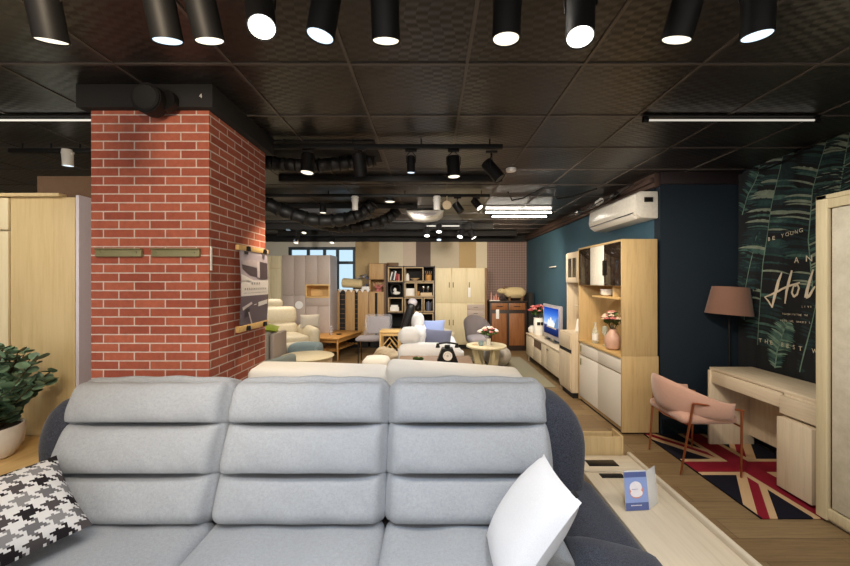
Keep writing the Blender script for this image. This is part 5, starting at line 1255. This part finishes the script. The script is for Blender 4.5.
for px, py, k, aim, lab in front:
    spot(W(px, py, 1.2), aim, .045, .19, k, 9, lab+', hanging over the grey sofa' if False else lab, group='near row of spotlights')
rail(-1.25, .56, 2.93, 'track rail across the ceiling just beyond the brick column')
Y2 = 2.95
spot(W(307,173,Y2), (-.05,-.10,-1), .052, .15, 'w', 45, 'lit warm spotlight just right of the brick column')
spot(W(361,176,Y2), (.05,.35,-1), .052, .17, None, 0, 'unlit black spotlight between the column and the middle of the second rail')
spot(W(411,173,Y2), (0,.03,-1), .032, .13, 'c', 30, 'small bluish spotlight in the middle of the second rail')
spot(W(454,177,Y2), (.04,-.02,-1), .050, .16, 'w', 45, 'lit warm spotlight on wire arms on the second rail, right of the bluish one')
spot(W(500,179,Y2), (.75,-.25,-1), .048, .18, None, 0, 'unlit black spotlight tilted to the right at the end of the second rail')
rail(-2.3, .72, 4.6, 'third track rail across the ceiling, farther back')
Y3 = 4.6
spot(W(390,202,Y3), (0,.0,-1), .065, .035, 'w', 30, 'flat round lit downlight on the third rail')
spot(W(461,212,Y3), (.65,-.2,-1), .048, .13, None, 0, 'black spotlight tilted right on the third rail')
spot(W(480,208,Y3), (.5,-.35,-.75), .045, .14, 'n', 22, 'spotlight with a pale rim at the right end of the third rail')
spot(W(323,213,Y3+.3), (0,-.05,-1), .045, .10, 'w', 35, 'lit warm spotlight under the black air duct')
spot(W(355,210,Y3), (0,.06,-1), .038, .17, None, 0, 'white unlit spotlight hanging left of the flat downlight', body='white')
spot(W(437,210,Y3), (0,.06,-1), .042, .17, None, 0, 'white unlit spotlight hanging in front of the white ceiling unit', body='white')
b = MB(); pc = W(447,205,4.55); b.cyl(pc, pc+Vector((.0,.03,0)), .055, .05, 24); b.cyl(pc+Vector((0,.015,0)), Vector((pc.x,4.565,2.606)), .006, seg=6); solo('signal_disc', b, 'box_beige', 'pale round disc beside the white hanging spotlight', 'sensor')
Y4 = 6.6
rail(-3.4, .65, Y4, 'fourth track rail, far back'); rail(-3.6, .2, 7.6, 'fifth track rail, farthest back')
far = [(304,233,7.6,'w',40,'lit warm spotlight over the beige recliner sofa'),(288,230,7.6,'c',25,'small bluish spotlight at the far left of the farthest rail'),(296,243,7.6,'w',25,'low warm spotlight in front of the taupe wall unit'),
       (332,243,7.6,'w',30,'warm spotlight in front of the far window'),(427,236,Y4,'n',35,'lit spotlight on the fourth rail above the bookcase'),(439,232,Y4,'n',30,'upper of two lit spotlights one above the other near the middle'),
       (439,240,7.6,'c',30,'lower bluish one of two lit spotlights near the middle'),(460,237,Y4,'n',35,'bright spotlight turned to the viewer above the cream wardrobe'),(474,238,Y4,'n',25,'slim tilted spotlight right of the bright one above the cream wardrobe')]
for i, (px, py, d, k, pw, lab) in enumerate(far):
    aim = {7: (-.3,-.5,-1), 8: (.6,-.2,-1)}.get(i, (0,-.40,-1)); spot(W(px, py, d), aim, .052, .15, k, pw*.8, lab, group='far spotlights', angle=95)
spot(W(68,166,3.0), (0,.05,-1), .036, .13, 'c', 35, 'white spotlight with bluish light above the left wardrobe', body='white', group='left spotlights')
rail(-3.4, -2.5, 3.02, 'short rail above the left oak wardrobe')
# fill spots added to brighten the room, with no lamp bodies
def beam(loc, tgt, e, col, size=60, soft=.12):
    ld = bpy.data.lights.new('fill_beam', 'SPOT'); ld.energy = e*LP; ld.color = col; ld.spot_size = math.radians(size); ld.spot_blend = .8; ld.shadow_soft_size = soft
    lo = bpy.data.objects.new('fill_beam', ld); C.objects.link(lo); lo.location = loc; lo.rotation_euler = (Vector(tgt)-Vector(loc)).to_track_quat('-Z', 'Y').to_euler()
for loc, tgt, e, col in (((-1.5,.45,2.25),(-1.35,1.40,.5),17,NEUT), ((-.5,.45,2.25),(-.5,1.35,.5),28,COOL), ((.4,.45,2.25),(.3,1.35,.5),36,COOL), ((-.4,-1.1,2.5),(-.4,1.7,.6),12,NEUT), ((1.6,.6,2.5),(1.6,2.2,0),36,NEUT), ((-.7,.2,2.5),(-1.6,2.2,1.6),66,WARM),
                         ((-2.6,1.0,2.55),(-2.9,2.4,1.2),34,NEUT), ((.9,2.4,2.6),(2.1,4.2,1.0),55,WARM), ((1.2,5.2,2.6),(2.1,6.4,.7),70,NEUT), ((.5,3.2,2.1),(2.2,4.5,2.35),55,NEUT), ((1.0,1.6,2.5),(2.9,3.2,.6),75,NEUT), ((.2,1.3,2.5),(2.6,2.0,1.1),26,NEUT)):
    beam(loc, tgt, e, col, 85)
# wide fill spots added without lamps, washing the striped wall and the furniture before it
for loc, tgt, e, col in (((-2.6,5.3,2.3),(-2.6,8.6,1.0),66,NEUT), ((-.2,5.4,2.4),(-.7,8.8,1.1),84,NEUT), ((.9,5.2,2.4),(.9,8.8,1.1),70,NEUT), ((1.5,6.0,2.5),(1.8,9.0,1.2),80,WARM), ((-.4,3.2,2.5),(-.2,6.2,.3),60,NEUT), ((-1.6,3.5,2.4),(-2.1,6.2,.4),58,NEUT), ((1.2,3.4,2.5),(1.0,6.0,.3),75,WARM)):
    beam(loc, tgt, e, col, 105, .06)
# fluorescent tubes
def tube(xa, xb, y, z, strength, label, col=(1.0,.93,.80)):
    o = thing('tube_light', label, 'tube light', ((xa+xb)/2, y, z), None)
    r = .012 if strength > 2 else .0065; b = MB(); b.cyl((xa,y,z), (xb,y,z), r, seg=14); part('tube', b, emit('tube_glow', col, strength), o)
    b = MB(); b.box(xa-.01, xb+.01, y-.022, y+.022, z+.018, ZC-.008, .003); b.cyl((xa-.012,y,z), (xa+.02,y,z), .016, seg=14); b.cyl((xb-.02,y,z), (xb+.012,y,z), .016, seg=14); b.box(xa-.012, xa+.015, y-.01, y+.01, z, z+.03, .001); b.box(xb-.015, xb+.012, y-.01, y+.01, z, z+.03, .001); part('fixture', b, 'black', o)
    return o
tube(1.43, 2.58, 2.5, 2.645, .42, 'dim slim tube light across the ceiling above the desk'); tube(-3.4, -2.02, 2.5, 2.645, .6, 'dim slim tube light across the ceiling left of the brick column')
tube(.83, 1.90, 5.85, 2.645, 14, 'bright slim tube light near the right wall, the nearer of the lit pair'); tube(1.0, 1.95, 6.25, 2.645, 10, 'bright slim tube light near the right wall, the farther of the lit pair')
tube(-.1, .55, 7.0, 2.60, 1.2, 'dim slim tube light far back above the cream wardrobe')
# ducts
def duct(pts, r, label):
    P_ = []; pts = [Vector(p) for p in pts]; n = 60
    def cr(t):
        f = t*(len(pts)-1); i = min(int(f), len(pts)-2); u = f-i; p0 = pts[max(i-1,0)]; p1 = pts[i]; p2 = pts[i+1]; p3 = pts[min(i+2,len(pts)-1)]
        return .5*((2*p1)+(p2-p0)*u+(2*p0-5*p1+4*p2-p3)*u*u+(3*p1-p0-3*p2+p3)*u**3)
    b = MB(); b.tube([cr(k/n) for k in range(n+1)], [r*(1+.10*(k % 2)+.10*math.sin(k*1.9)) for k in range(n+1)], 16)
    return solo('air_duct', b, plain('black_foil_duct', rgb(26,25,25), .5, 0, var=.25, scale=30, bump=.5), label, 'duct', 'black air ducts')
duct([(-1.45,3.25,2.60),(-1.1,3.25,2.57),(-.75,3.3,2.61),(-.5,3.35,2.66)], .055, 'short crinkled black duct between the column and the second rail')
duct([(-2.3,4.9,2.66),(-2.0,5.0,2.52),(-1.6,5.1,2.40),(-1.2,5.15,2.42),(-.95,5.2,2.52),(-.8,5.2,2.66)], .085, 'sagging crinkled black duct behind the brick column')
duct([(-2.1,5.75,2.62),(-1.6,5.7,2.42),(-1.1,5.7,2.40),(-.7,5.7,2.50),(-.5,5.7,2.66)], .08, 'lower crinkled black duct beyond the sagging one')
for k, (xa, xb, y) in enumerate(((-1.6, .75, 3.95), (-3.3, -.2, 5.4), (-3.4, 1.2, 7.2), (-3.4, 1.9, 8.3))):
    b = MB(); b.box(xa, xb, y-.03, y+.03, ZC-.06 if k < 2 else ZC-.11, ZC-.002, .003)
    solo('ceiling_beam', b, 'black_matte', ['nearest dark ceiling beam beyond the second rail', 'dark ceiling beam behind the sagging duct', 'dark ceiling beam between the two far rails', 'farthest dark ceiling beam before the striped wall'][k], 'beam', 'dark ceiling beams')
U = thing('ceiling_unit', 'white shallow unit hanging under the ceiling in the middle of the room', 'ceiling unit', (-.09,5.8,2.6))
b = MB(); b.prism([(-.39,2.665),(.20,2.665),(.19,2.635),(.11,2.57),(-.10,2.545),(-.29,2.57),(-.37,2.635)], 'y', 5.75, 6.25, .01); part('housing', b, 'white_gloss', U)
b = MB(); b.prism([(-.28,2.62),(.10,2.62),(.05,2.585),(-.10,2.57),(-.24,2.585)], 'y', 5.742, 5.752, .002); part('grille', b, 'taupe_l', U)
b = MB(); b.cyl((.785,3.67,2.645), (.785,3.67,2.675), .048, .052, 28, bev=.004); b.cyl((.785,3.67,2.64), (.785,3.67,2.646), .02, seg=16); solo('smoke_detector', b, 'white', 'round white smoke detector on the ceiling right of the second rail', 'smoke detector')
b = MB(); rn = random.Random(2)
b.tube([(.95+.12*k, 4.6+.35*math.sin(k*1.3), 2.66-.03*abs(math.sin(k*2.1))) for k in range(9)], .010, 6); solo('cable', b, 'black', 'dark cable clipped along the ceiling near the bright tube lights', 'cable')
